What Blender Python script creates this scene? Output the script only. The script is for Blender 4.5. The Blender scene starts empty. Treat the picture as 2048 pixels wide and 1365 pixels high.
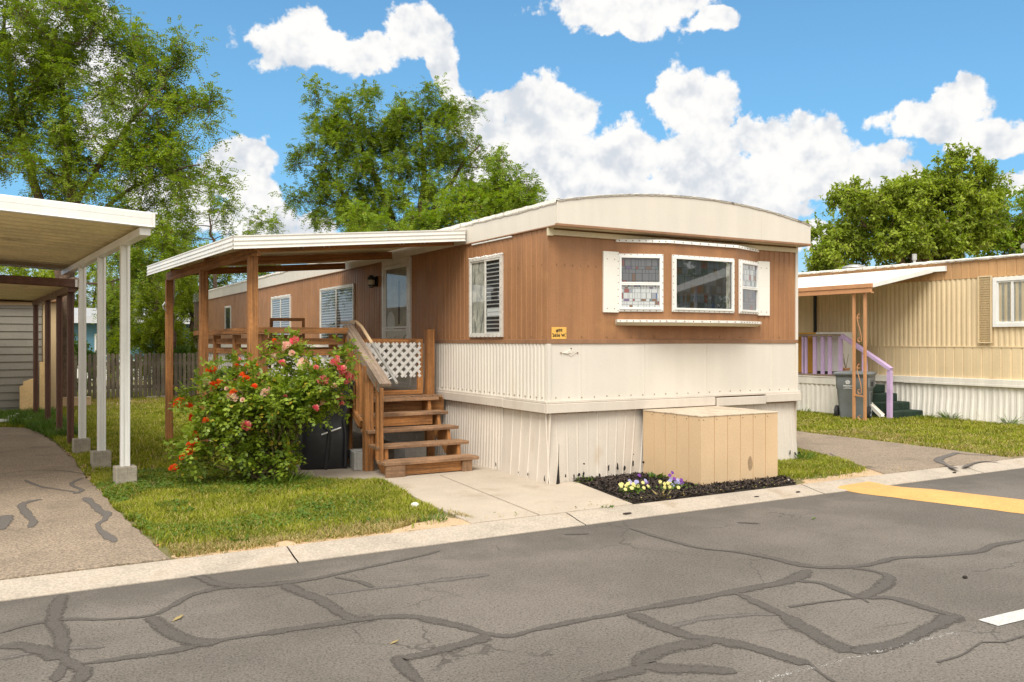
import bpy, bmesh, math, random
import numpy as np
from mathutils import Vector, Matrix
random.seed(7)
RAD = math.radians
SC = bpy.context.scene
COL = SC.collection
F_, CX_, CY_, H_ = 1718.0, 1024.0, 682.5, 1.48
HEAD = math.atan2(994, 1718)
S_, C_ = math.sin(HEAD), math.cos(HEAD)

def ray(px, py):
    r = (px - CX_) / F_; u = -(py - CY_) / F_
    return Vector((C_ * r + S_, -S_ * r + C_, u))
def at(px, py, t):            # world point seen at that pixel of the photograph, t metres deep
    return Vector((0, 0, H_)) + ray(px, py) * t
def ground_at(px, py, z=0.0):
    d = ray(px, py); t = (z - H_) / d.z
    return Vector((d.x * t, d.y * t, z))

# ------------------------------------------------------------------ materials
class NT:
    def __init__(s, tree):
        s.t = tree; s.n = tree.nodes; s.l = tree.links
    def new(s, typ, **kw):
        nd = s.n.new(typ)
        for k, v in kw.items():
            if k.startswith('i_'):
                key = k[2:]
                key = int(key) if key.isdigit() else key.replace('_', ' ')
                s.put(nd.inputs[key], v)
            else:
                setattr(nd, k, v)
        return nd
    def put(s, sock, v):
        if isinstance(v, bpy.types.NodeSocket): s.l.new(v, sock)
        elif isinstance(v, bpy.types.Node): s.l.new(v.outputs[0], sock)
        else:
            if hasattr(sock, 'default_value'):
                try:
                    n = len(sock.default_value)
                    v = tuple(v)
                    if n == 4 and len(v) == 3: v = v + (1,)
                    sock.default_value = v
                except TypeError:
                    sock.default_value = v
    def math(s, op, a, b=None, c=None, clamp=False):
        nd = s.n.new('ShaderNodeMath'); nd.operation = op; nd.use_clamp = clamp
        s.put(nd.inputs[0], a)
        if b is not None: s.put(nd.inputs[1], b)
        if c is not None: s.put(nd.inputs[2], c)
        return nd.outputs[0]
    def vmath(s, op, a, b=None):
        nd = s.n.new('ShaderNodeVectorMath'); nd.operation = op
        s.put(nd.inputs[0], a)
        if b is not None: s.put(nd.inputs[1], b)
        return nd.outputs['Value'] if op in ('LENGTH', 'DOT_PRODUCT') else nd.outputs[0]
    def noise(s, vec, scale, detail=3, rough=0.5, stretch=None, dist=0.0):
        if stretch: vec = s.vmath('MULTIPLY', vec, stretch)
        nd = s.n.new('ShaderNodeTexNoise')
        s.put(nd.inputs['Vector'], vec)
        nd.inputs['Scale'].default_value = scale; nd.inputs['Detail'].default_value = detail
        nd.inputs['Roughness'].default_value = rough; nd.inputs['Distortion'].default_value = dist
        return nd.outputs[0]
    def ramp(s, fac, a, b, lo=0.0, hi=1.0):       # smooth remap of fac from a..b to lo..hi
        nd = s.n.new('ShaderNodeMapRange'); nd.interpolation_type = 'SMOOTHSTEP'
        s.put(nd.inputs[0], fac)
        for i, v in enumerate((a, b, lo, hi)): nd.inputs[i + 1].default_value = v
        return nd.outputs[0]
    def mix(s, fac, a, b, blend='MIX'):
        nd = s.n.new('ShaderNodeMix'); nd.data_type = 'RGBA'; nd.blend_type = blend
        s.put(nd.inputs[0], fac); s.put(nd.inputs[6], a); s.put(nd.inputs[7], b)
        return nd.outputs[2]
    def scale(s, col, val):                        # colour * value
        nd = s.n.new('ShaderNodeVectorMath'); nd.operation = 'SCALE'
        s.put(nd.inputs[0], col); s.put(nd.inputs['Scale'], val)
        return nd.outputs[0]

def newmat(name):
    m = bpy.data.materials.new(name); m.use_nodes = True
    nt = NT(m.node_tree); nt.n.clear()
    out = nt.new('ShaderNodeOutputMaterial')
    return m, nt, out

def mat(name, base, rough=0.6, var=0.12, vs=2.5, fine=0.06, fs=40, streak=0.0, ss=12, stain=None, stain_at=(0.58, 0.72),
        stain_s=3.0, stain_stretch=None, bump=0.0, bs=80, bstretch=None, metal=0.0, spec=0.5, island=0.0, grain=0.0):
    m, nt, out = newmat(name)
    P = nt.new('ShaderNodeTexCoord').outputs['Object']
    col = base
    col = nt.mix(1.0, tuple(base) + (1,), (1, 1, 1, 1), 'MULTIPLY')
    f = nt.ramp(nt.noise(P, vs, 4, .6), .3, .7, 1 - var, 1 + var)
    col = nt.scale(col, f)
    if fine: col = nt.scale(col, nt.ramp(nt.noise(P, fs, 2, .6), .3, .7, 1 - fine, 1 + fine))
    if streak: col = nt.scale(col, nt.ramp(nt.noise(P, ss, 3, .6, (1, 1, .06)), .35, .68, 1 - streak, 1 + streak * .5))
    if island:
        g = nt.new('ShaderNodeNewGeometry').outputs['Random Per Island']
        col = nt.scale(col, nt.ramp(g, 0, 1, 1 - island, 1 + island))
    if grain:
        uv = nt.new('ShaderNodeUVMap').outputs[0]
        gn = nt.noise(uv, 1.0, 4, .65, (1.6, 38, 1))
        col = nt.scale(col, nt.ramp(gn, .3, .7, 1 - grain, 1 + grain))
        kn = nt.noise(uv, 1.0, 2, .5, (3.5, 9, 1))
        col = nt.scale(col, nt.ramp(kn, .66, .76, 1, .55))
    if stain:
        sm = nt.ramp(nt.noise(P, stain_s, 5, .65, stain_stretch), stain_at[0], stain_at[1])
        col = nt.mix(sm, col, tuple(stain) + (1,))
    b = nt.new('ShaderNodeBsdfPrincipled')
    nt.put(b.inputs['Base Color'], col)
    rv = nt.ramp(nt.noise(P, vs * 3, 3, .6), .3, .7, max(0, rough - .08), min(1, rough + .08))
    nt.put(b.inputs['Roughness'], rv)
    b.inputs['Metallic'].default_value = metal
    b.inputs['Specular IOR Level'].default_value = spec
    if bump:
        bn = nt.new('ShaderNodeBump'); bn.inputs['Strength'].default_value = bump; bn.inputs['Distance'].default_value = .01
        if grain:
            uv2 = nt.new('ShaderNodeUVMap').outputs[0]
            nt.put(bn.inputs['Height'], nt.noise(uv2, 1.0, 4, .65, (1.6, 60, 1)))
        else:
            nt.put(bn.inputs['Height'], nt.noise(P, bs, 3, .6, bstretch))
        nt.put(b.inputs['Normal'], bn.outputs[0])
    nt.put(out.inputs[0], b.outputs[0])
    return m

def leafmat(name, dark, light, trans=0.35, yellow=None, ylevel=0.93, rough=.55, spot=1.2):
    m, nt, out = newmat(name)
    g = nt.new('ShaderNodeNewGeometry')
    P = nt.new('ShaderNodeTexCoord').outputs['Object']
    r = g.outputs['Random Per Island']
    n = nt.noise(P, spot, 2, .5)
    k = nt.math('ADD', nt.math('MULTIPLY', r, .55), nt.ramp(n, .3, .7, 0, .45))
    col = nt.mix(k, tuple(dark) + (1,), tuple(light) + (1,))
    if yellow: col = nt.mix(nt.math('GREATER_THAN', r, ylevel), col, tuple(yellow) + (1,))
    d = nt.new('ShaderNodeBsdfPrincipled'); nt.put(d.inputs['Base Color'], col)
    d.inputs['Roughness'].default_value = rough; d.inputs['Specular IOR Level'].default_value = .35
    t = nt.new('ShaderNodeBsdfTranslucent')
    nt.put(t.inputs[0], nt.mix(1.0, col, (1.15, 1.25, .45, 1), 'MULTIPLY'))
    mx = nt.new('ShaderNodeMixShader'); mx.inputs[0].default_value = trans
    nt.l.new(d.outputs[0], mx.inputs[1]); nt.l.new(t.outputs[0], mx.inputs[2])
    nt.put(out.inputs[0], mx.outputs[0])
    return m

def glassmat(name, tint=(.9, .93, .95), gloss=1.0, haze=0.0):
    m, nt, out = newmat(name)
    g = nt.new('ShaderNodeNewGeometry'); c = nt.math('ABSOLUTE', nt.vmath('DOT_PRODUCT', g.outputs['Incoming'], g.outputs['Normal']))
    fr = nt.math('ADD', .045, nt.math('MULTIPLY', nt.math('POWER', nt.math('SUBTRACT', 1.0, c, clamp=True), 5.0), .955))
    tr = nt.new('ShaderNodeBsdfTransparent'); nt.put(tr.inputs[0], tint)
    gl = nt.new('ShaderNodeBsdfGlossy'); gl.inputs['Roughness'].default_value = .02
    fac = nt.math('MULTIPLY', fr, 1.5 * gloss, clamp=True)
    mx = nt.new('ShaderNodeMixShader'); nt.put(mx.inputs[0], fac)
    nt.l.new(tr.outputs[0], mx.inputs[1]); nt.l.new(gl.outputs[0], mx.inputs[2])
    nt.put(out.inputs[0], mx.outputs[0])
    return m

def filmmat(name, paper, lines, scale, dark, sat=1.0):      # leaded-glass film: irregular little panes of colour
    m, nt, out = newmat(name)
    uv = nt.new('ShaderNodeUVMap').outputs[0]
    def bricks(sc, off, w, h):
        b = nt.new('ShaderNodeTexBrick'); b.offset = off; b.offset_frequency = 2; b.squash = .55; b.squash_frequency = 3
        nt.put(b.inputs['Vector'], uv); b.inputs['Scale'].default_value = sc
        b.inputs['Color1'].default_value = (0, 0, 0, 1); b.inputs['Color2'].default_value = (1, 1, 1, 1)
        b.inputs['Mortar'].default_value = (.5, .5, .5, 1)
        b.inputs['Mortar Size'].default_value = .012; b.inputs['Bias'].default_value = 0
        b.inputs['Brick Width'].default_value = w; b.inputs['Row Height'].default_value = h
        return b
    b1 = bricks(scale, .37, .62, .42); b2 = bricks(scale * .8, .61, .33, .71)
    sep = nt.new('ShaderNodeSeparateColor'); nt.l.new(b1.outputs[0], sep.inputs[0])
    sep2 = nt.new('ShaderNodeSeparateColor'); nt.l.new(b2.outputs[0], sep2.inputs[0])
    h = nt.math('FRACT', nt.math('ADD', nt.math('MULTIPLY', sep.outputs[0], 7.31), nt.math('MULTIPLY', sep2.outputs[0], 3.77)))
    cr = nt.new('ShaderNodeValToRGB'); cr.color_ramp.interpolation = 'CONSTANT'
    el = cr.color_ramp.elements
    el[0].position = 0; el[0].color = tuple(paper) + (1,)
    el[1].position = .93; el[1].color = (.22, .10, .04, 1)
    el[1].color = (.22 * sat, .10 * sat, .04 * sat, 1)
    for p, c in ((.12, dark), (.22, paper), (.40, (.05, .12, .30)), (.45, paper), (.58, (.30, .06, .035)), (.63, paper), (.72, (.10, .20, .20)), (.77, paper), (.85, (.18, .10, .22)), (.88, paper)):
        kq = 1.0 if c in (dark, paper) else sat
        e = el.new(p); e.color = tuple(q * kq for q in c) + (1,)
    nt.l.new(h, cr.inputs[0])
    mort = nt.math('MAXIMUM', b1.outputs['Fac'], b2.outputs['Fac'])
    col = nt.mix(mort, cr.outputs[0], tuple(lines) + (1,))
    b = nt.new('ShaderNodeBsdfPrincipled'); nt.put(b.inputs['Base Color'], col); b.inputs['Roughness'].default_value = .35
    nt.put(out.inputs[0], b.outputs[0])
    return m

def maskmat(name, col, scale=30, sharp=.25, cover=.0, rough=.9, speck=0.0):
    # a coat worn at its edges: vertex attribute 'edge' (0 rim .. 1 middle) against noise
    m, nt, out = newmat(name)
    P = nt.new('ShaderNodeTexCoord').outputs['Object']
    a = nt.new('ShaderNodeAttribute'); a.attribute_name = 'edge'
    n = nt.math('ADD', nt.noise(P, scale, 4, .7), nt.ramp(nt.noise(P, scale * 5, 2, .7), .3, .7, -speck, speck))
    k = nt.math('ADD', nt.math('MULTIPLY', a.outputs['Fac'], .9), n)
    fac = nt.ramp(k, .75 - cover - sharp, .75 - cover + sharp)
    b = nt.new('ShaderNodeBsdfPrincipled'); b.inputs['Roughness'].default_value = rough
    c = nt.scale(tuple(col), nt.ramp(nt.noise(P, 120, 2, .7), .3, .7, .72, 1.28))
    nt.put(b.inputs['Base Color'], c)
    tr = nt.new('ShaderNodeBsdfTransparent')
    mx = nt.new('ShaderNodeMixShader'); nt.put(mx.inputs[0], fac)
    nt.l.new(tr.outputs[0], mx.inputs[1]); nt.l.new(b.outputs[0], mx.inputs[2])
    nt.put(out.inputs[0], mx.outputs[0])
    return m

M = {}
M['brown'] = mat('brown_siding', (.318, .150, .062), .55, .10, 1.3, .06, 60, .11, 9, stain=(.41, .21, .08), stain_at=(.55, .8), stain_s=1.6, bump=.05, bs=200)
M['brown_trim'] = mat('brown_trim', (.27, .14, .07), .55, .1, 2, .05, 60, .1)
M['cream'] = mat('cream_siding', (.655, .605, .525), .5, .03, 1.2, .02, 60, .025, 8, stain=(.62, .50, .33), stain_at=(.62, .86), stain_s=2.2, stain_stretch=(1, 1, .35), bump=.03, bs=200)
M['cream_skirt'] = mat('cream_skirting', (.60, .535, .455), .55, .05, 1.3, .03, 60, .04, 9, stain=(.47, .37, .25), stain_at=(.60, .84), stain_s=2.6, stain_stretch=(1, 1, .4))
M['soffit'] = mat('soffit_metal', (.60, .52, .35), .5, .05, 2, .03)
M['roofcoat'] = mat('roof_coating', (.66, .62, .55), .8, .12, 3, .15, 30, stain=(.28, .22, .17), stain_at=(.58, .66), stain_s=9, bump=.5, bs=25)
M['alu'] = mat('aluminium_frame', (.66, .63, .57), .4, .08, 5, .05, metal=.15)
M['white'] = mat('white_enamel', (.78, .77, .73), .4, .04, 2, .02, 50, .04, 10)
M['shutter'] = mat('shutter_cream', (.78, .755, .68), .5, .03, 2, .02)
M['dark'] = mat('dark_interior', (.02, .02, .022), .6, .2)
M['blind'] = mat('blind_slat', (.62, .62, .58), .5, .06, 4, .03)
M['curtain'] = mat('thin_curtain', (.50, .47, .38), .8, .3, 6, .1, 30, stain=(.22, .22, .18), stain_at=(.5, .6), stain_s=14, stain_stretch=(1, 1, .35))
M['door'] = mat('door_panel', (.55, .52, .43), .5, .06, 3, .03)
M['doorglass_back'] = mat('door_glass_dim', (.36, .35, .27), .5, .25, 3, .1, 8)
M['wood'] = mat('stained_wood', (.33, .142, .042), .7, .18, 1.8, .1, 30, .0, bump=.35, grain=.42, island=.14)
M['wood_grey'] = mat('weathered_wood', (.27, .20, .145), .8, .18, 2.5, .12, 30, bump=.5, grain=.35, island=.1)
M['tread'] = mat('worn_tread_wood', (.275, .155, .082), .8, .25, 3, .12, 30, bump=.5, grain=.4, island=.14)
M['fence'] = mat('fence_wood', (.185, .155, .115), .9, .25, 3, .15, 30, .2, 14, island=.25)
M['lattice'] = mat('white_lattice', (.74, .73, .69), .5, .06, 2, .03)
M['panelwhite'] = mat('white_roof_sheet', (.74, .72, .67), .4, .06, 1.5, .03, 40, stain=(.52, .46, .36), stain_at=(.66, .85), stain_s=2)
M['underpanel'] = mat('roof_sheet_underside', (.76, .67, .44), .45, .1, 1.5, .05, 30, stain=(.30, .24, .15), stain_at=(.6, .8), stain_s=1.8, stain_stretch=(1, 4, 1))
M['brownsteel'] = mat('brown_steel_post', (.13, .055, .032), .45, .12, 3, .05, 40, .15)
M['concrete'] = mat('concrete', (.445, .375, .295), .9, .08, 1.3, .08, 70, stain=(.34, .27, .195), stain_at=(.52, .78), stain_s=1.7, bump=.3, bs=120)
M['kerb'] = mat('kerb_concrete', (.405, .345, .275), .9, .15, 2.2, .16, 60, stain=(.29, .225, .16), stain_at=(.50, .76), stain_s=2.2, bump=.35, bs=110)
M['block'] = mat('concrete_block', (.34, .30, .235), .95, .15, 6, .15, 60, bump=.6, bs=90)
M['cinder'] = mat('cinder_block', (.40, .39, .36), .95, .1, 6, .12, 80, bump=.5, bs=110)
M['asphalt_old'] = mat('old_asphalt', (.265, .205, .145), .95, .1, 1.1, .38, 62, stain=(.165, .128, .092), stain_at=(.5, .78), stain_s=1.6, bump=.7, bs=130)
M['soil'] = mat('soil', (.20, .145, .075), 1, .2, 1.5, .25, 40, stain=(.12, .13, .03), stain_at=(.42, .6), stain_s=1.4, bump=.5, bs=40)
M['dirt'] = mat('bare_dirt', (.50, .35, .21), 1, .14, 2.5, .2, 60, bump=.5, bs=70)
M['mulchbase'] = mat('mulch_base', (.028, .02, .015), 1, .3, 5, .4, 60, bump=.8, bs=60)
M['mulch'] = mat('mulch_chips', (.035, .024, .018), .95, .3, 4, .2, 60, island=.75)
M['yellowpaint'] = mat('yellow_road_paint', (.60, .335, .105), .75, .08, 2, .1, 60, stain=(.50, .30, .12), stain_at=(.60, .75), stain_s=3, bump=.4, bs=110)
M['tan'] = mat('tan_panel', (.60, .43, .255), .6, .05, 1.6, .05, 60, bump=.2, bs=45, bstretch=(1, 1, 5))
M['tantop'] = mat('tan_panel_top', (.52, .43, .32), .8, .15, 5, .1, 40, stain=(.28, .2, .12), stain_at=(.58, .7), stain_s=8)
M['tanwall'] = mat('tan_wall', (.50, .36, .20), .6, .05, 1.6, .03)
M['black_plastic'] = mat('black_bin_plastic', (.018, .018, .02), .42, .2, 6, .1, 60, stain=(.05, .05, .05), stain_at=(.6, .8), stain_s=5)
M['grey_plastic'] = mat('grey_bin_plastic', (.19, .205, .21), .45, .1, 4, .05, 60)
M['rubber'] = mat('black_rubber', (.015, .015, .015), .7, .2)
M['steel'] = mat('galvanised_steel', (.45, .44, .41), .4, .12, 8, .08, metal=.6)
M['ncream'] = mat('neighbour_cream', (.70, .55, .335), .55, .05, 1.2, .03, 50, .08, 8, stain=(.48, .36, .2), stain_at=(.62, .85), stain_s=1.8)
M['ntan'] = mat('neighbour_tan_band', (.50, .285, .125), .55, .08, 2, .05, 50, .1)
M['nwhite'] = mat('neighbour_white_skirt', (.76, .72, .64), .5, .05, 1.5, .03, 50, .08, 8, stain=(.52, .46, .34), stain_at=(.64, .85), stain_s=2.4)
M['orange'] = mat('orange_enamel', (.52, .255, .115), .5, .08, 4, .05, stain=(.36, .17, .08), stain_at=(.6, .75), stain_s=8)
M['lilac'] = mat('lilac_paint', (.53, .385, .60), .55, .07, 5, .04)
M['green_carpet'] = mat('green_step_carpet', (.012, .03, .018), .95, .3, 8, .3, 60, stain=(.13, .10, .06), stain_at=(.66, .8), stain_s=9)
M['mustard'] = mat('mustard_board', (.60, .31, .035), .5, .05)
M['greyshed'] = mat('grey_lap_siding', (.215, .195, .16), .7, .07, 1.6, .06, 40, stain=(.27, .24, .19), stain_at=(.55, .75), stain_s=1.2, stain_stretch=(.4, 1, 3))
M['plywood'] = mat('plywood', (.62, .42, .19), .7, .08, 4, .08, 30, stain=(.50, .32, .13), stain_at=(.52, .66), stain_s=8, stain_stretch=(1, 1, .5))
M['blue_wall'] = mat('blue_house_wall', (.11, .25, .34), .6, .06, 1.5, .03)
M['grey_roof'] = mat('grey_house_roof', (.34, .34, .34), .7, .08, 2, .05)
M['bark'] = mat('tree_bark', (.115, .075, .05), .95, .3, 8, .25, 30, .25, 14, bump=1.0, bs=22, bstretch=(1, 1, .3))
M['bark_light'] = mat('twig_bark', (.19, .125, .085), .9, .25, 8, .2, 30)
M['stem'] = mat('rose_stem', (.10, .075, .03), .8, .3, 12, .1)
M['signface'] = mat('sign_tan', (.72, .41, .085), .6, .05, 8, .06, 60)
M['ink'] = mat('black_ink', (.02, .015, .012), .6, .05)
M['ply_white'] = mat('white_print', (.80, .80, .78), .6, .03)
M['rust'] = mat('rust_hole', (.012, .009, .007), .9, .5, 20)
M['stainspot'] = mat('damp_stain', (.33, .225, .13), .8, .12, 10)
M['screwhead'] = mat('rusty_screw', (.20, .12, .06), .7, .2)
M['rock'] = mat('white_rock', (.66, .62, .56), .9, .1, 20, .1)
M['glass'] = glassmat('window_glass')
M['glass_centre'] = glassmat('window_glass_centre', (.85, .88, .9), 2.2)
M['glass_dark'] = glassmat('window_glass_plain', (.55, .58, .6), .9)
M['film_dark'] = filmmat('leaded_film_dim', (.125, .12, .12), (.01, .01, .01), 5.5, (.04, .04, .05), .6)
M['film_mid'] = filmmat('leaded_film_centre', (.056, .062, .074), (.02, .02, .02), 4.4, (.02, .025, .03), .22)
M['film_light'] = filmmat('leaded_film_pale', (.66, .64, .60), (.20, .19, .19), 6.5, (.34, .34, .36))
M['locust'] = leafmat('locust_leaf', (.062, .112, .007), (.30, .40, .022), .38, (.20, .12, .03), .955)
M['locust2'] = leafmat('locust_leaf_light', (.08, .15, .008), (.35, .46, .03), .40, (.22, .14, .03), .95)
M['elder'] = leafmat('box_elder_leaf', (.11, .175, .012), (.44, .51, .06), .42, (.25, .22, .07), .95)
M['bushleaf'] = leafmat('shrub_leaf', (.09, .15, .008), (.40, .46, .02), .44, (.22, .15, .03), .96)
M['roseleaf'] = leafmat('rose_leaf', (.065, .125, .014), (.33, .42, .04), .32, (.36, .28, .03), .955, .4, 4)
M['grass'] = leafmat('grass_blade', (.12, .155, .008), (.39, .40, .032), .34, (.50, .39, .15), .87, .7, 2.3)
M['drygrass'] = leafmat('dry_grass_blade', (.30, .22, .08), (.55, .43, .20), .30, (.14, .18, .02), .80, .8, 2)
M['weed'] = leafmat('weed_leaf', (.05, .11, .012), (.16, .25, .03), .30)
def petalmat(name, a, b):
    m, nt, out = newmat(name)
    g = nt.new('ShaderNodeNewGeometry').outputs['Random Per Island']
    col = nt.mix(g, tuple(a) + (1,), tuple(b) + (1,))
    d = nt.new('ShaderNodeBsdfPrincipled'); nt.put(d.inputs['Base Color'], col); d.inputs['Roughness'].default_value = .6
    t = nt.new('ShaderNodeBsdfTranslucent'); nt.put(t.inputs[0], col)
    mx = nt.new('ShaderNodeMixShader'); mx.inputs[0].default_value = .42
    nt.l.new(d.outputs[0], mx.inputs[1]); nt.l.new(t.outputs[0], mx.inputs[2]); nt.put(out.inputs[0], mx.outputs[0])
    return m
M['rose_o'] = petalmat('rose_petal_orange', (.88, .05, .015), (.95, .26, .03))
M['rose_p'] = petalmat('rose_petal_pink', (.90, .07, .17), (.95, .62, .45))
M['rose_w'] = petalmat('rose_petal_pale', (.92, .78, .60), (.95, .52, .45))
M['pansy_y'] = petalmat('pansy_petal_yellow', (.78, .68, .12), (.85, .80, .40))
M['pansy_v'] = petalmat('pansy_petal_violet', (.13, .02, .28), (.28, .07, .42))
M['pansy_l'] = petalmat('pansy_petal_lilac', (.38, .36, .66), (.56, .52, .78))
def nt_col(nt, P, s):
    n = nt.new('ShaderNodeTexNoise'); nt.put(n.inputs['Vector'], P); n.inputs['Scale'].default_value = s; n.inputs['Detail'].default_value = 4
    return n.outputs[1]
def asphalt():
    m, nt, out = newmat('road_asphalt')
    P = nt.new('ShaderNodeTexCoord').outputs['Object']
    col = nt.mix(nt.ramp(nt.noise(P, .55, 4, .6), .35, .65), (.122, .106, .089, 1), (.168, .147, .124, 1))
    col = nt.mix(nt.ramp(nt.noise(P, 1.6, 5, .65, (.35, 1, 1)), .5, .75, 0, .55), col, (.104, .090, .076, 1))
    col = nt.scale(col, nt.ramp(nt.noise(P, 78, 3, .8), .3, .7, .66, 1.34))
    wob_ = nt.vmath('ADD', P, nt.vmath('MULTIPLY', nt.vmath('SUBTRACT', nt_col(nt, P, 2.6), (.5, .5, .5)), (.5, .5, .5)))
    hc = nt.new('ShaderNodeTexVoronoi'); hc.feature = 'DISTANCE_TO_EDGE'; nt.put(hc.inputs['Vector'], wob_); hc.inputs['Scale'].default_value = 1.15
    hair = nt.math('MULTIPLY', nt.ramp(hc.outputs['Distance'], .004, .011, 1, 0), nt.ramp(nt.noise(P, .8, 3, .6), .52, .6))
    col = nt.mix(nt.math('MULTIPLY', hair, .6), col, (.05, .043, .036, 1))
    oil = nt.ramp(nt.noise(P, .9, 2, .5, (.6, 1.4, 1)), .66, .74, 0, .35)
    col = nt.mix(oil, col, (.085, .072, .06, 1))
    vor = nt.new('ShaderNodeTexVoronoi'); nt.put(vor.inputs['Vector'], P); vor.inputs['Scale'].default_value = 44
    col = nt.mix(nt.ramp(vor.outputs['Distance'], .14, .26, .8, 0), col, (.05, .043, .038, 1))
    sx = nt.new('ShaderNodeSeparateXYZ'); nt.put(sx.inputs[0], P)
    k = nt.ramp(nt.math('ADD', sx.outputs[1], nt.ramp(nt.noise(P, 1.8, 4, .6), .3, .7, -.35, .35)), 5.2, 5.9, 0, .5)
    col = nt.mix(k, col, (.082, .071, .061, 1))
    b = nt.new('ShaderNodeBsdfPrincipled'); nt.put(b.inputs['Base Color'], col); b.inputs['Roughness'].default_value = .9
    b.inputs['Specular IOR Level'].default_value = .3
    bn = nt.new('ShaderNodeBump'); bn.inputs['Strength'].default_value = .7; bn.inputs['Distance'].default_value = .006
    nt.put(bn.inputs['Height'], nt.noise(P, 130, 3, .7)); nt.put(b.inputs['Normal'], bn.outputs[0])
    nt.put(out.inputs[0], b.outputs[0]); return m
M['asphalt'] = asphalt()
M['sealant'] = maskmat('crack_sealant', (.080, .069, .058), 15, .28, .06, .8, .22)
M['sealant_drive'] = maskmat('driveway_sealant', (.115, .10, .088), 12, .2, .10, .85, .05)
M['sealant_faint'] = maskmat('faint_sealant', (.118, .103, .09), 9, .45, -.14, .85, .15)
M['worn_white'] = maskmat('worn_white_paint', (.55, .53, .5), 26, .06, -.50, .8, .25)
M['white_paint'] = maskmat('white_road_paint', (.50, .485, .455), 18, .1, .22, .8, .1)

# ------------------------------------------------------------------ object helpers
def tag(o, label=None, cat=None, group=None, kind=None):
    if label: o['label'] = label
    if cat: o['category'] = cat
    if group: o['group'] = group
    if kind: o['kind'] = kind
    return o
def thing(name, label, cat, loc=(0, 0, 0), rotz=0.0, group=None):
    o = bpy.data.objects.new(name, None); COL.objects.link(o)
    o.empty_display_size = .2
    o.location = loc; o.rotation_euler = (0, 0, rotz)
    return tag(o, label, cat, group)
def root_of(o):
    while o.parent: o = o.parent
    return o
def link(name, me, material, parent=None, label=None):
    o = bpy.data.objects.new(name, me); COL.objects.link(o)
    if material is not None and not me.materials: me.materials.append(material)
    if parent: o.parent = parent
    if label: o['label'] = label
    return o

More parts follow.
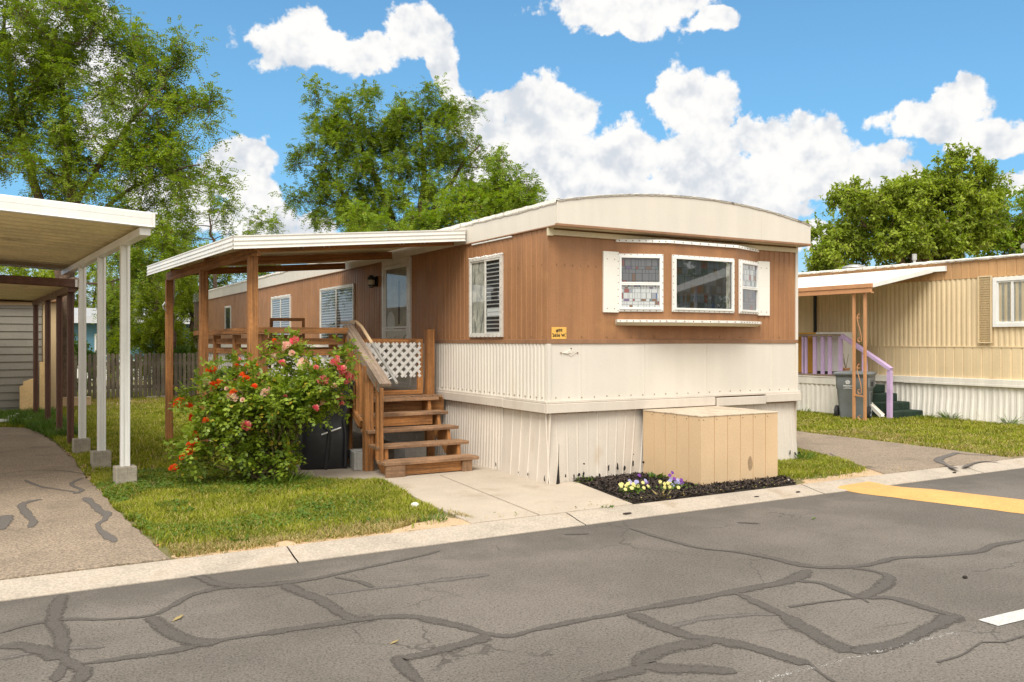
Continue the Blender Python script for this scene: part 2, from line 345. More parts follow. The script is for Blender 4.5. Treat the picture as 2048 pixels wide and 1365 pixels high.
class MB:
    def __init__(s): s.v = []; s.f = []; s.uv = []
    def face(s, idx, uv=None): s.f.append(tuple(idx)); s.uv.append(uv)
    def hexa(s, p, lens=None):
        i = len(s.v); s.v.extend([tuple(q) for q in p])
        a = Vector(p[1]) - Vector(p[0]); b = Vector(p[3]) - Vector(p[0]); c = Vector(p[4]) - Vector(p[0])
        L = (a.length, b.length, c.length)
        k = L.index(max(L)); o0 = random.random() * 50; o1 = random.random() * 50
        cs = [(0, 0, 0), (1, 0, 0), (1, 1, 0), (0, 1, 0), (0, 0, 1), (1, 0, 1), (1, 1, 1), (0, 1, 1)]
        for f in ((0, 3, 2, 1), (4, 5, 6, 7), (0, 1, 5, 4), (1, 2, 6, 5), (2, 3, 7, 6), (3, 0, 4, 7)):
            uv = []
            for q in f:
                co = [cs[q][n] * L[n] for n in range(3)]
                rest = [co[n] for n in range(3) if n != k]
                uv.append((co[k] + o0, rest[0] + rest[1] * 1.0 + o1))
            s.face([i + q for q in f], uv)
        return s
    def box(s, x0, y0, z0, x1, y1, z1):
        return s.hexa([(x0, y0, z0), (x1, y0, z0), (x1, y1, z0), (x0, y1, z0), (x0, y0, z1), (x1, y0, z1), (x1, y1, z1), (x0, y1, z1)])
    def bar(s, p0, p1, w, h, up=(0, 0, 1)):       # square bar round the centre line p0-p1, h along up
        p0 = Vector(p0); p1 = Vector(p1); d = (p1 - p0).normalized(); up = Vector(up)
        sd = d.cross(up)
        if sd.length < 1e-4: sd = d.cross(Vector((0, 1, 0)))
        sd.normalize(); u = sd.cross(d).normalized()
        a = sd * w / 2; b = u * h / 2
        return s.hexa([p0 - a - b, p1 - a - b, p1 + a - b, p0 + a - b, p0 - a + b, p1 - a + b, p1 + a + b, p0 + a + b])
    def tube(s, pts, radii, n=8, cap=True):
        pts = [Vector(p) for p in pts]
        if not hasattr(radii, '__len__'): radii = [radii] * len(pts)
        i0 = len(s.v); prev = None
        for k, p in enumerate(pts):
            d = (pts[min(k + 1, len(pts) - 1)] - pts[max(k - 1, 0)])
            d = d.normalized() if d.length > 1e-9 else Vector((0, 0, 1))
            if prev is None:
                a = d.cross(Vector((0, 0, 1)))
                if a.length < 1e-3: a = d.cross(Vector((1, 0, 0)))
            else:
                a = prev - d * prev.dot(d)
                if a.length < 1e-6: a = d.cross(Vector((1, 0, 0)))
            a.normalize(); b = d.cross(a); prev = a
            for q in range(n):
                t = 2 * math.pi * q / n
                s.v.append(tuple(p + (a * math.cos(t) + b * math.sin(t)) * radii[k]))
        for k in range(len(pts) - 1):
            for q in range(n):
                r = (q + 1) % n
                s.face((i0 + k * n + q, i0 + k * n + r, i0 + (k + 1) * n + r, i0 + (k + 1) * n + q))
        if cap:
            s.face([i0 + q for q in range(n)][::-1]); e = i0 + (len(pts) - 1) * n
            s.face([e + q for q in range(n)])
        return s
    def lathe(s, c, prof, n=20, axis='z'):        # prof: (radius, height)
        pts = []; i0 = len(s.v)
        for r, h in prof:
            for q in range(n):
                t = 2 * math.pi * q / n
                o = (r * math.cos(t), r * math.sin(t), h)
                if axis == 'x': o = (h, o[0], o[1])
                if axis == 'y': o = (o[0], h, o[1])
                s.v.append((c[0] + o[0], c[1] + o[1], c[2] + o[2]))
        for k in range(len(prof) - 1):
            for q in range(n):
                r = (q + 1) % n
                s.face((i0 + k * n + q, i0 + k * n + r, i0 + (k + 1) * n + r, i0 + (k + 1) * n + q))
        s.face([i0 + q for q in range(n)][::-1]); e = i0 + (len(prof) - 1) * n
        s.face([e + q for q in range(n)])
        return s
    def prism(s, pts, vec):
        i = len(s.v); n = len(pts); vec = Vector(vec)
        s.v.extend([tuple(p) for p in pts]); s.v.extend([tuple(Vector(p) + vec) for p in pts])
        s.face(list(range(i, i + n))[::-1]); s.face(range(i + n, i + 2 * n))
        for k in range(n):
            j = (k + 1) % n
            s.face((i + k, i + j, i + n + j, i + n + k))
        return s
    def quad(s, pts, uv=None):
        i = len(s.v); s.v.extend([tuple(p) for p in pts]); s.face(range(i, i + len(pts)), uv); return s
    def sheet(s, prof, a, b):                     # profile polyline (vectors) swept from offset a to offset b
        i = len(s.v); a = Vector(a); b = Vector(b)
        for p in prof: s.v.append(tuple(Vector(p) + a)); s.v.append(tuple(Vector(p) + b))
        for k in range(len(prof) - 1):
            q = i + 2 * k; s.face((q, q + 2, q + 3, q + 1))
        return s
    def build(s, name, material, parent=None, bevel=0.0, smooth=False, label=None, world=True, seg=2):
        me = bpy.data.meshes.new(name)
        v = s.v
        if parent is not None and world:
            L = root_of(parent).location
            v = [(a - L.x, b - L.y, c - L.z) for a, b, c in v]
        me.from_pydata(v, [], s.f)
        uvl = me.uv_layers.new(name='UVMap')
        k = 0; dat = np.zeros(len(me.loops) * 2, dtype=np.float32)
        for f, uv in zip(s.f, s.uv):
            if uv:
                for q, (a, b) in enumerate(uv): dat[2 * (k + q)] = a; dat[2 * (k + q) + 1] = b
            k += len(f)
        uvl.data.foreach_set('uv', dat)
        bm = bmesh.new(); bm.from_mesh(me)
        bmesh.ops.recalc_face_normals(bm, faces=bm.faces); bm.to_mesh(me); bm.free()
        o = link(name, me, material, parent, label)
        if smooth:
            me.polygons.foreach_set('use_smooth', [True] * len(me.polygons))
            try: me.set_sharp_from_angle(angle=RAD(40))
            except Exception: pass
        if bevel:
            bv = o.modifiers.new('bevel', 'BEVEL'); bv.width = bevel; bv.segments = seg; bv.limit_method = 'ANGLE'; bv.angle_limit = RAD(35)
        return o

def into(b, target, material):                     # small fixings that belong to a part: same mesh, own material
    L = root_of(target).location; me = target.data
    me.materials.append(material); k = len(me.materials) - 1
    bm = bmesh.new(); bm.from_mesh(me)
    vs = [bm.verts.new((x - L.x, y - L.y, z - L.z)) for x, y, z in b.v]
    new = []
    for f in b.f:
        try: q = bm.faces.new([vs[i] for i in f])
        except ValueError: continue
        q.material_index = k; new.append(q)
    bmesh.ops.recalc_face_normals(bm, faces=new); bm.to_mesh(me); bm.free()
def mesh_np(name, verts, faces, attr=None):        # verts (N,3), faces (M,k) arrays
    me = bpy.data.meshes.new(name)
    nv, (nf, k) = len(verts), faces.shape
    me.vertices.add(nv); me.vertices.foreach_set('co', np.ascontiguousarray(verts, np.float32).ravel())
    me.loops.add(nf * k); me.loops.foreach_set('vertex_index', np.ascontiguousarray(faces, np.int32).ravel())
    me.polygons.add(nf); me.polygons.foreach_set('loop_start', np.arange(0, nf * k, k, dtype=np.int32))
    if attr is not None:
        a = me.attributes.new('edge', 'FLOAT', 'POINT'); a.data.foreach_set('value', np.ascontiguousarray(attr, np.float32))
    me.update(calc_edges=True)
    return me
def quads_np(name, q):                              # q (N,4,3)
    n = len(q)
    return mesh_np(name, q.reshape(-1, 3), np.arange(n * 4, dtype=np.int32).reshape(n, 4))
def unit(a): return a / np.maximum(np.linalg.norm(a, axis=-1, keepdims=True), 1e-9)
def struct(name, b, material, **kw): return tag(b.build(name, material, **kw), kind='structure')

def text_mesh(txt, size, bold=0.0, spacing=1.0, extr=.001):
    cu = bpy.data.curves.new('lettering', 'FONT'); cu.body = txt; cu.size = size; cu.offset = bold
    cu.space_character = spacing; cu.extrude = extr; cu.align_x = 'CENTER'; cu.align_y = 'CENTER'
    ob = bpy.data.objects.new('lettering_tmp', cu); COL.objects.link(ob)
    dg = bpy.context.evaluated_depsgraph_get()
    me = bpy.data.meshes.new_from_object(ob.evaluated_get(dg)); bpy.data.objects.remove(ob); bpy.data.curves.remove(cu)
    return me
# ------------------------------------------------------------------ camera, sun, sky
cam = bpy.data.cameras.new('camera'); camo = bpy.data.objects.new('camera', cam); COL.objects.link(camo)
cam.sensor_width = 36; cam.lens = F_ / 2048 * 36; cam.clip_start = .05; cam.clip_end = 3000
camo.location = (0, 0, H_); camo.rotation_euler = (RAD(90), 0, -HEAD)
SC.camera = camo
SUN_AZ, SUN_EL = RAD(222), RAD(52)
sun = bpy.data.lights.new('sun', 'SUN'); sun.energy = 2.0; sun.angle = RAD(32); sun.color = (1, .96, .89)
suno = bpy.data.objects.new('sun', sun); COL.objects.link(suno)
sd = Vector((math.sin(SUN_AZ) * math.cos(SUN_EL), math.cos(SUN_AZ) * math.cos(SUN_EL), math.sin(SUN_EL)))
suno.rotation_euler = sd.to_track_quat('Z', 'Y').to_euler(); suno.location = sd * 60

W = bpy.data.worlds.new('World'); SC.world = W; W.use_nodes = True
nt = NT(W.node_tree); nt.n.clear()
wout = nt.new('ShaderNodeOutputWorld')
sky = nt.new('ShaderNodeTexSky'); sky.sky_type = 'NISHITA'; sky.sun_disc = False
sky.sun_elevation = SUN_EL; sky.sun_rotation = SUN_AZ; sky.air_density = 1.0; sky.dust_density = .6; sky.ozone_density = 1.0
D = nt.new('ShaderNodeTexCoord').outputs['Generated']
sx = nt.new('ShaderNodeSeparateXYZ'); nt.put(sx.inputs[0], D)
az = nt.math('ARCTAN2', sx.outputs[0], sx.outputs[1]); el = nt.math('ARCSINE', sx.outputs[2])
cx = nt.new('ShaderNodeCombineXYZ'); nt.put(cx.inputs[0], az); nt.put(cx.inputs[1], el)
# cumulus banks as soft lumps in azimuth / elevation (degrees): az, el, half width, half height
LUMPS = [(600, 85, 118, 60), (710, 100, 95, 45), (600, 35, 50, 40), (830, 80, 78, 48), (875, 140, 48, 45), (900, 185, 42, 34),
         (1250, 10, 190, 55), (1270, 55, 60, 38), (1415, 48, 70, 24), (980, 245, 85, 75), (1085, 225, 95, 70), (1060, 330, 180, 90), (1235, 310, 95, 85),
         (1350, 195, 65, 78), (1425, 225, 75, 65), (1390, 310, 130, 80), (1540, 280, 80, 65), (1640, 275, 85, 75),
         (1700, 325, 130, 42), (1560, 350, 230, 62), (1300, 385, 330, 75), (1490, 410, 150, 55),
         (1860, 240, 125, 55), (1905, 205, 60, 45), (1990, 280, 110, 52), (465, 320, 72, 58), (520, 305, 42, 42), (490, 395, 75, 80), (530, 440, 70, 60),
         (620, 450, 70, 35), (360, 400, 90, 90), (120, 60, 150, 110), (230, 200, 60, 130), (1760, 370, 120, 40), (1620, 470, 60, 45), (1990, 385, 80, 35)]
base = None
wn = nt.new('ShaderNodeTexNoise'); nt.put(wn.inputs['Vector'], D)
wn.inputs['Scale'].default_value = 9; wn.inputs['Detail'].default_value = 5; wn.inputs['Roughness'].default_value = .55
wv = nt.vmath('MULTIPLY', nt.vmath('SUBTRACT', wn.outputs[1], (.5, .5, .5)), (.10, .085, 0))
Pq = nt.vmath('ADD', cx.outputs[0], wv)
for (px, py, rx, ry) in LUMPS:
    d = ray(px, py).normalized()
    a0 = math.atan2(d.x, d.y); e0 = math.asin(d.z); k = 1 / F_
    k *= 1 / (1 + ((px - CX_) / F_) ** 2)
    q = nt.vmath('MULTIPLY', nt.vmath('SUBTRACT', Pq, (a0, e0, 0)), (1 / (rx * k), 1 / (ry * k), 0))
    v = nt.math('SUBTRACT', 1.0, nt.vmath('LENGTH', q))
    base = v if base is None else nt.math('SMOOTH_MAX', base, v, .12)
n1 = nt.noise(D, 36, 7, .56)
n2 = nt.noise(nt.vmath('ADD', D, (.002, .003, .008)), 36, 5, .56)
n3 = nt.noise(D, 15, 4, .55)
n4 = nt.noise(nt.vmath('ADD', D, (.003, .004, .014)), 15, 4, .55)
def billow(vec):
    vo = nt.new('ShaderNodeTexVoronoi'); vo.feature = 'F1'; nt.put(vo.inputs['Vector'], vec)
    vo.inputs['Scale'].default_value = 34; vo.inputs['Detail'].default_value = 3.0; vo.inputs['Roughness'].default_value = .55; vo.inputs['Lacunarity'].default_value = 2.3
    vo.normalize = True
    return vo.outputs['Distance']
wp = nt.vmath('ADD', D, nt.vmath('MULTIPLY', nt.vmath('SUBTRACT', wn.outputs[1], (.5, .5, .5)), (.05, .05, .05)))
v1 = billow(wp); v2 = billow(nt.vmath('ADD', wp, (.003, .004, .014)))
dens = nt.math('ADD', base, nt.math('ADD', nt.math('MULTIPLY', nt.math('SUBTRACT', n1, .5), .85), nt.math('MULTIPLY', nt.math('SUBTRACT', .32, v1), 1.15)))
# clouds over the unseen rest of the sky, made brighter as soft fill light
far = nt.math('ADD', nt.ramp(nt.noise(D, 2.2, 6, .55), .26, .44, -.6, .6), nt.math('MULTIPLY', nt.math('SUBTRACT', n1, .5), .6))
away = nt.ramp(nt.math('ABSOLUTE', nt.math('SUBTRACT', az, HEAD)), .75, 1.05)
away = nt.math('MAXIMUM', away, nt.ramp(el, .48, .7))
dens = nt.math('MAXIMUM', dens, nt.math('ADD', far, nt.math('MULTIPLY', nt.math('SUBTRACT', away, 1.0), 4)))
alpha = nt.ramp(dens, .04, .26)
shade = nt.math('ADD', nt.math('ADD', nt.math('MULTIPLY', nt.math('SUBTRACT', n1, n2), .34), nt.math('MULTIPLY', nt.math('SUBTRACT', v2, v1), .28)), nt.math('MULTIPLY', nt.math('SUBTRACT', n3, n4), 2.2))
lum = nt.ramp(nt.math('ADD', shade, nt.math('MULTIPLY', nt.ramp(dens, .45, 1.3), -.15)), -.36, .14, 0, 1)
cloud = nt.mix(lum, (.70, .745, .81, 1), (1.03, 1.02, 1.0, 1))
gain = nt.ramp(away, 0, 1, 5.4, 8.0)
blue = nt.mix(1.0, sky.outputs[0], (1.55, 1.75, 1.75, 1), 'MULTIPLY')
blue = nt.mix(nt.ramp(el, .05, .42, .62, .22), blue, (3.1, 5.6, 8.4, 1))
blue = nt.mix(1.0, nt.scale(blue, .70), (.50, .70, .785, 1), 'MULTIPLY')
blue = nt.mix(nt.ramp(el, .0, .13, .85, 0), blue, (4.6, 4.9, 5.2, 1))
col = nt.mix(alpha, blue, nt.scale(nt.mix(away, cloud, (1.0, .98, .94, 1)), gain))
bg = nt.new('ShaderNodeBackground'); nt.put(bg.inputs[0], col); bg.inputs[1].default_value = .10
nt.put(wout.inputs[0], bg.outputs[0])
W.cycles.sampling_method = 'MANUAL'; W.cycles.sample_map_resolution = 512
SC.view_settings.view_transform = 'Standard'; SC.view_settings.look = 'None'
SC.view_settings.gamma = 1; SC.view_settings.exposure = 0.86; SC.view_settings.use_curve_mapping = False
SC.cycles.use_denoising = True; SC.cycles.max_bounces = 10; SC.cycles.transparent_max_bounces = 24
SC.cycles.diffuse_bounces = 6; SC.cycles.glossy_bounces = 3; SC.cycles.caustics_reflective = False; SC.cycles.caustics_refractive = False

# ------------------------------------------------------------------ ground
rng = np.random.default_rng(11)
def vnoise(x, y, s, seed=0):
    r = np.random.default_rng(seed).random((64, 64))
    x = np.asarray(x) * s + 1000; y = np.asarray(y) * s + 1000
    i = np.floor(x).astype(int); j = np.floor(y).astype(int); fx = x - i; fy = y - j
    fx = fx * fx * (3 - 2 * fx); fy = fy * fy * (3 - 2 * fy)
    g = lambda a, b: r[a % 64, b % 64]
    return (g(i, j) * (1 - fx) + g(i + 1, j) * fx) * (1 - fy) + (g(i, j + 1) * (1 - fx) + g(i + 1, j + 1) * fx) * fy
def inside(poly, x, y):
    c = np.zeros(len(x), bool); n = len(poly)
    for a in range(n):
        x0, y0 = poly[a]; x1, y1 = poly[(a + 1) % n]
        k = ((y0 > y) != (y1 > y)) & (x < (x1 - x0) * (y - y0) / ((y1 - y0) if y1 != y0 else 1e-9) + x0)
        c ^= k
    return c
def slab(name, poly, z0, z1, material, **kw):
    return MB().prism([(x, y, z0) for x, y in poly], (0, 0, z1 - z0)).build(name, material, **kw)
def wob(poly, step=.12, amp=.02, seed=1):           # wander a polygon's outline
    r = random.Random(seed); out = []
    for a in range(len(poly)):
        p = Vector(poly[a]); q = Vector(poly[(a + 1) % len(poly)]); n = max(1, int((q - p).length / step))
        if n > 200: n = 1
        for k in range(n):
            w = p.lerp(q, k / n)
            out.append((w.x + r.uniform(-amp, amp), w.y + r.uniform(-amp, amp)))
    return out
tag(MB().quad([(-400, -400, -.30), (400, -400, -.30), (400, 400, -.30), (-400, 400, -.30)]).build('ground', M['soil']), kind='structure')
tag(MB().quad([(-80, -.75, -.05), (90, -.75, -.05), (90, 5.88, -.05), (-80, 5.88, -.05)]).build('road', M['asphalt']), kind='structure')
tag(MB().quad([(-80, -60, -.02), (90, -60, -.02), (90, -.95, -.02), (-80, -.95, -.02)]).build('verge', M['soil']), kind='structure')
kb = MB()
prof = [(0, 5.865, -.12), (0, 5.868, -.044), (0, 5.95, -.034), (0, 6.05, -.014), (0, 6.12, .0), (0, 6.165, .005), (0, 6.17, -.1)]
xs = [-60, -25, -7, -3.6, -.9, 1.69, 4.1, 7.0, 9.7, 12.6, 16, 20, 30, 80]
for a, b in zip(xs[:-1], xs[1:]):
    kb.sheet([Vector(p) for p in prof], (a + .006, 0, 0), (b - .006, 0, 0))
tag(kb.build('kerb', M['kerb'], bevel=0), kind='structure')
tag(MB().box(-80, -.95, -.12, 90, -.74, .005).build('kerb', M['kerb'], bevel=.01), kind='structure')
tag(MB().quad([(-80, 5.88, -.06), (90, 5.88, -.06), (90, 6.17, -.06), (-80, 6.17, -.06)]).build('kerb_bed', M['mulchbase']), kind='structure')
YARD = MB().quad([(-80, 6.165, -.006), (90, 6.165, -.006), (90, 140, -.006), (-80, 140, -.006)])
tag(YARD.build('yard', M['soil']), kind='structure')
DRIVE_L = [(-9, 6.18), (.91, 6.2), (.84, 7.1), (.76, 8.2), (.73, 9.13), (.66, 10.4), (.63, 12.0), (.5, 14.0), (.36, 15.6), (.16, 16.7), (-.25, 17.1), (-9, 17.3)]
tag(slab('driveway', wob(DRIVE_L, .15, .018, 3), -.05, .012, M['asphalt_old'], bevel=.008), kind='structure')
DRIVE_R = [(8.35, 6.19), (10.85, 6.19), (11.0, 7.5), (11.05, 9.7), (11.4, 22), (9.3, 22), (9.26, 8.15), (9.0, 7.3)]
tag(slab('driveway', wob(DRIVE_R, .15, .025, 4), -.05, .010, M['asphalt_old'], bevel=.008), kind='structure')
SLAB_R = [(3.855, 6.185), (4.84, 6.185), (5.08, 7.45), (4.77, 7.5), (4.77, 8.56), (4.05, 8.56)]
SLAB_L = [(3.20, 6.185), (3.835, 6.185), (4.03, 8.565), (3.40, 8.60), (3.25, 7.3)]
PATIO = [(2.50, 9.5), (2.62, 9.15), (2.85, 8.92), (3.35, 8.63), (4.77, 8.585), (4.77, 13.6), (2.5, 13.6)]
for p in (SLAB_R, SLAB_L, PATIO): tag(slab('walkway', p, -.05, .010, M['concrete'], bevel=.006), kind='structure')
MULCH = [(5.08, 7.5), (5.09, 7.44), (4.86, 6.2), (6.2, 6.18), (6.98, 6.2), (7.12, 6.45), (7.1, 7.5)]
tag(slab('mulch_bed', wob(MULCH, .08, .02, 8), -.03, .012, M['mulchbase']), kind='structure')
for k, p in enumerate(([(.93, 6.18), (3.2, 6.18), (3.19, 6.62), (2.7, 6.38), (2.1, 6.36), (1.5, 6.36), (1.05, 6.42)], [(7.0, 6.18), (8.38, 6.18), (8.6, 6.6), (8.2, 6.42), (7.3, 6.34)],
                        [(.68, 9.3), (1.2, 9.35), (1.25, 9.8), (.9, 9.95), (.75, 11.4), (.7, 13), (.6, 13.2), (.66, 11)], [(1.2, 21.6), (3.6, 21.8), (3.4, 23.6), (1.1, 23.6)])):
    tag(slab('bare_dirt', wob(p, .07, .045, 20 + k), -.03, -.001, M['dirt']), kind='structure')

# sealed cracks and paint on the road
def ribbon(strips, z, wscale=1.0, seed=5, rag=.25):
    r = np.random.default_rng(seed); V = []; Fc = []; A = []; n0 = 0; zc = z
    for pts, w, taper in strips:
        z = z + .00004
        P = [Vector((p[0], p[1], 0)) for p in pts]
        Q = [P[0]]
        for a in range(len(P) - 1):                    # Catmull-Rom
            p0 = P[max(a - 1, 0)]; p1 = P[a]; p2 = P[a + 1]; p3 = P[min(a + 2, len(P) - 1)]
            n = max(2, int((p2 - p1).length / .035))
            for k in range(1, n + 1):
                t = k / n
                Q.append(.5 * ((2 * p1) + (p2 - p0) * t + (2 * p0 - 5 * p1 + 4 * p2 - p3) * t * t + (3 * p1 - p0 - 3 * p2 + p3) * t ** 3))
        m = len(Q); slow = 1 + .9 * np.convolve(r.normal(0, 1, m + 40), np.ones(16) / 16, 'same')[20:m + 20]; jl = np.convolve(r.normal(0, 1, m + 8), np.ones(5) / 5, 'same')[4:m + 4]; jr = np.convolve(r.normal(0, 1, m + 8), np.ones(5) / 5, 'same')[4:m + 4]
        for k in range(m):
            d = (Q[min(k + 1, m - 1)] - Q[max(k - 1, 0)]); d = d.normalized() if d.length > 1e-6 else Vector((1, 0, 0))
            s = Vector((-d.y, d.x, 0)); t = k / (m - 1)
            ww = w * wscale / 2 * (min(1, t / .06 + .25, (1 - t) / .06 + .25) if taper else 1) * (max(.45, min(1.6, slow[k])) if rag > .15 else 1)
            a = Q[k] + s * ww * (1 + rag * jl[k]); b = Q[k] - s * ww * (1 + rag * jr[k])
            V += [(a.x, a.y, z), (Q[k].x, Q[k].y, z), (b.x, b.y, z)]; A += [0, 1, 0]
            if k:
                e = n0 + 3 * k
                Fc += [(e - 3, e - 2, e + 1, e), (e - 2, e - 1, e + 2, e + 1)]
        n0 += 3 * m
    return np.array(V), np.array(Fc), np.array(A)
def z6(*p): return [ground_at(x / 2, 1000 + y / 2, -.05)[:2] for x, y in p]
def z7(*p): return [ground_at(1024 + x / 2, 1000 + y / 2, -.05)[:2] for x, y in p]
def z5(*p): return [ground_at(x / 3.412, 820 + y / 3.412, .012)[:2] for x, y in p]
def z4(*p): return [ground_at(1500 + x / 2.624, 820 + y / 2.624, .012)[:2] for x, y in p]
CR = [(z6((0, 535), (120, 500), (260, 480), (420, 480), (600, 465), (680, 430), (760, 385), (880, 355), (1000, 345), (1120, 335), (1240, 320), (1340, 300), (1500, 265), (1640, 235), (1760, 205)), .085, 1),
      (z6((250, 380), (215, 480), (240, 540), (250, 600), (260, 650), (220, 730)), .10, 1),
      (z6((310, 660), (460, 640), (640, 615), (760, 590), (900, 560), (1100, 530), (1300, 500), (1480, 475), (1640, 468), (1760, 490), (1880, 520), (1960, 540), (2048, 545), (2168, 515), (2348, 480), (2488, 455), (2608, 430), (2748, 405), (2908, 375), (3008, 355), (3158, 325), (3238, 280)), .105, 1),
      (z6((600, 470), (680, 530), (780, 570), (880, 570)), .10, 1), (z6((780, 300), (860, 335), (960, 350)), .12, 1),
      (z6((1140, 340), (1200, 370), (1280, 400), (1340, 440), (1420, 480), (1500, 475)), .11, 1), (z6((1340, 310), (1440, 330), (1490, 352)), .07, 1),
      (z6((1960, 545), (1850, 580), (1750, 605), (1640, 630), (1590, 640), (1630, 690), (1690, 740)), .13, 1), (z6((0, 585), (100, 590), (180, 610), (240, 640)), .11, 1),
      (z6((260, 640), (340, 690), (300, 740)), .11, 1),
      (z7((470, 455), (580, 500), (700, 545), (850, 570), (980, 600), (1100, 635), (1190, 658)), .115, 1),
      (z7((800, 570), (640, 590), (540, 630), (520, 660), (620, 680), (760, 680), (900, 690)), .12, 1), (z7((530, 675), (400, 705), (280, 735)), .1, 1),
      (z7((900, 375), (1040, 440), (1130, 490), (1220, 545), (1310, 590), (1370, 610)), .115, 1), (z7((1360, 612), (1480, 590), (1580, 560), (1680, 510), (1740, 475), (1790, 462)), .125, 1),
      (z7((1140, 325), (1240, 335), (1320, 365), (1400, 390), (1520, 395), (1640, 430), (1780, 468)), .075, 1), (z7((1400, 390), (1480, 350), (1510, 310), (1440, 285), (1360, 270)), .11, 1),
      (z7((470, 115), (620, 160), (760, 195), (900, 210), (1040, 235), (1190, 268), (1320, 272), (1420, 262), (1540, 235), (1700, 225), (1860, 210), (1920, 185), (2060, 160)), .07, 1),
      (z7((210, 140), (310, 136)), .07, 1), (z7((900, 92), (990, 96)), .05, 1),
      (z7((2048, 545), (1960, 572), (1880, 572), (1800, 622), (1700, 652)), .022, 0), (z7((1190, 655), (1230, 690), (1290, 730)), .03, 0), (z7((1390, 395), (1240, 410), (1110, 430)), .03, 0),
      (z7((1400, 395), (1425, 412)), .02, 0), (z7((600, 520), (760, 480), (960, 460), (1060, 462)), .10, 1), (z6((1300, 380), (1500, 355), (1750, 325), (1960, 300)), .09, 1), (z6((0, 640), (200, 600), (420, 590)), .06, 1)]
FA = CR[-3:]; CR = CR[:-3]
v, f, a = ribbon(FA, -.0478, 1.0, 8, .4)
tag(link('road_sealant', mesh_np('road_sealant', v, f, a), M['sealant_faint']), kind='structure')
v, f, a = ribbon(CR, -.0468, .9, 5, .28)
tag(link('road_sealant', mesh_np('road_sealant', v, f, a), M['sealant']), kind='structure')
CD = [(z5((290, 612), (190, 630), (150, 655), (175, 700), (215, 740), (225, 770), (205, 805)), .075, 1), (z5((580, 600), (640, 650), (680, 690), (730, 712), (715, 750), (670, 780), (690, 830), (750, 870), (785, 905)), .075, 1),
      (z5((170, 480), (230, 510), (300, 530), (400, 545), (500, 560), (545, 572)), .05, 1), (z5((570, 465), (500, 495), (495, 520), (560, 550), (500, 575)), .06, 1), (z5((45, 720), (25, 780), (0, 820)), .11, 1),
      (z5((0, 440), (150, 420), (400, 415), (580, 440)), .025, 0), (z4((1090, 225), (990, 260), (1020, 285), (1085, 310)), .09, 1), (z4((1080, 228), (1160, 236), (1300, 240)), .035, 0), (z4((1300, 270), (1200, 275), (1120, 300)), .05, 1), (z4((420, 230), (540, 290), (640, 300)), .03, 0)]
v, f, a = ribbon(CD, .0155, 1.0, 6, .22)
tag(link('driveway_sealant', mesh_np('driveway_sealant', v, f, a), M['sealant_drive']), kind='structure')
v, f, a = ribbon([([(4.56, 2.735), (5.4, 2.70), (6.4, 2.66), (7.4, 2.62)], .115, 0)], -.0455, 1, 9, .05)
tag(link('lane_marking', mesh_np('lane_marking', v, f, np.clip(a + .35, 0, 1)), M['white_paint']), kind='structure')
v, f, a = ribbon([([(2.6, 2.79), (3.3, 2.765), (3.8, 2.75), (4.25, 2.735)], .14, 0)], -.0455, 1, 10, .1)
tag(link('lane_marking', mesh_np('lane_marking', v, f, np.clip(a * .5 + .15, 0, 1)), M['worn_white']), kind='structure')
# yellow speed hump across the road
hv = []; N = 16; Lh = 40
p0, p1 = Vector((7.58, 6.12)), Vector((8.02, 4.50)); dr = (p1 - p0).normalized(); sd2 = Vector((-dr.y, dr.x))
hm = MB()
for k in range(Lh + 1):
    c = p0 + dr * (k / Lh * 6.7); wd = .34 * min(1, .8 + k * .1)
    for q in range(N + 1):
        t = q / N * 2 - 1; o = c + sd2 * t * wd * (1 + .03 * random.uniform(-1, 1) * (abs(t) > .95))
        hm.v.append((o.x, min(o.y, 6.03), -.0475 + max(0, min(o.y, 6.03) - 5.87) * .17 + .055 * (1 - t * t) * min(1, k * .2)))
for k in range(Lh):
    for q in range(N):
        e = k * (N + 1) + q; hm.face((e, e + 1, e + N + 2, e + N + 1))
tag(hm.build('speed_hump', M['yellowpaint'], smooth=True), 'low yellow painted speed hump across the grey road', 'speed hump')

# ------------------------------------------------------------------ grass
def grass(name, label, poly, n, h, w, material, keep=None, seed=1, lean=.5, z=0.0):
    r = np.random.default_rng(seed); P = np.array(poly); lo = P.min(0); hi = P.max(0)
    x = r.uniform(lo[0], hi[0], n * 3); y = r.uniform(lo[1], hi[1], n * 3)
    k = inside(poly, x, y)
    if keep is not None: k &= r.random(len(x)) < keep(x, y)
    x, y = x[k][:n], y[k][:n]; n = len(x)
    hh = h * r.uniform(.45, 1.25, n) * (.65 + .7 * vnoise(x, y, 2.3, seed + 1)); a = r.uniform(0, 2 * np.pi, n)
    d = np.stack([np.cos(a), np.sin(a), np.zeros(n)], 1); s = np.stack([-d[:, 1], d[:, 0], d[:, 2]], 1)
    b = np.stack([x, y, np.full(n, z - .004)], 1); up = np.array([0, 0, 1.0])
    ln = (lean * r.uniform(.2, 1.4, n))[:, None]; ww = (w * r.uniform(.6, 1.3, n))[:, None] / 2
    m = b + up * (hh * .6)[:, None] + d * ln * (hh * .35)[:, None]; t = b + up * (hh * .92)[:, None] + d * ln * hh[:, None]
    V = np.stack([b - s * ww, b + s * ww, m + s * ww * .8, m - s * ww * .8, t], 1)       # blade: quad + tip
    F1 = np.arange(n)[:, None] * 5
    q = np.concatenate([F1 + np.array([[0, 1, 2, 3]])], 0); tr = F1 + np.array([[3, 2, 4, 4]])
    tri = np.concatenate([F1 + np.array([[0, 1, 2]]), F1 + np.array([[0, 2, 3]]), F1 + np.array([[3, 2, 4]])], 0)
    o = link(name, mesh_np(name, V.reshape(-1, 3), tri.astype(np.int32)), material)
    return tag(o, label, 'grass', kind='stuff')
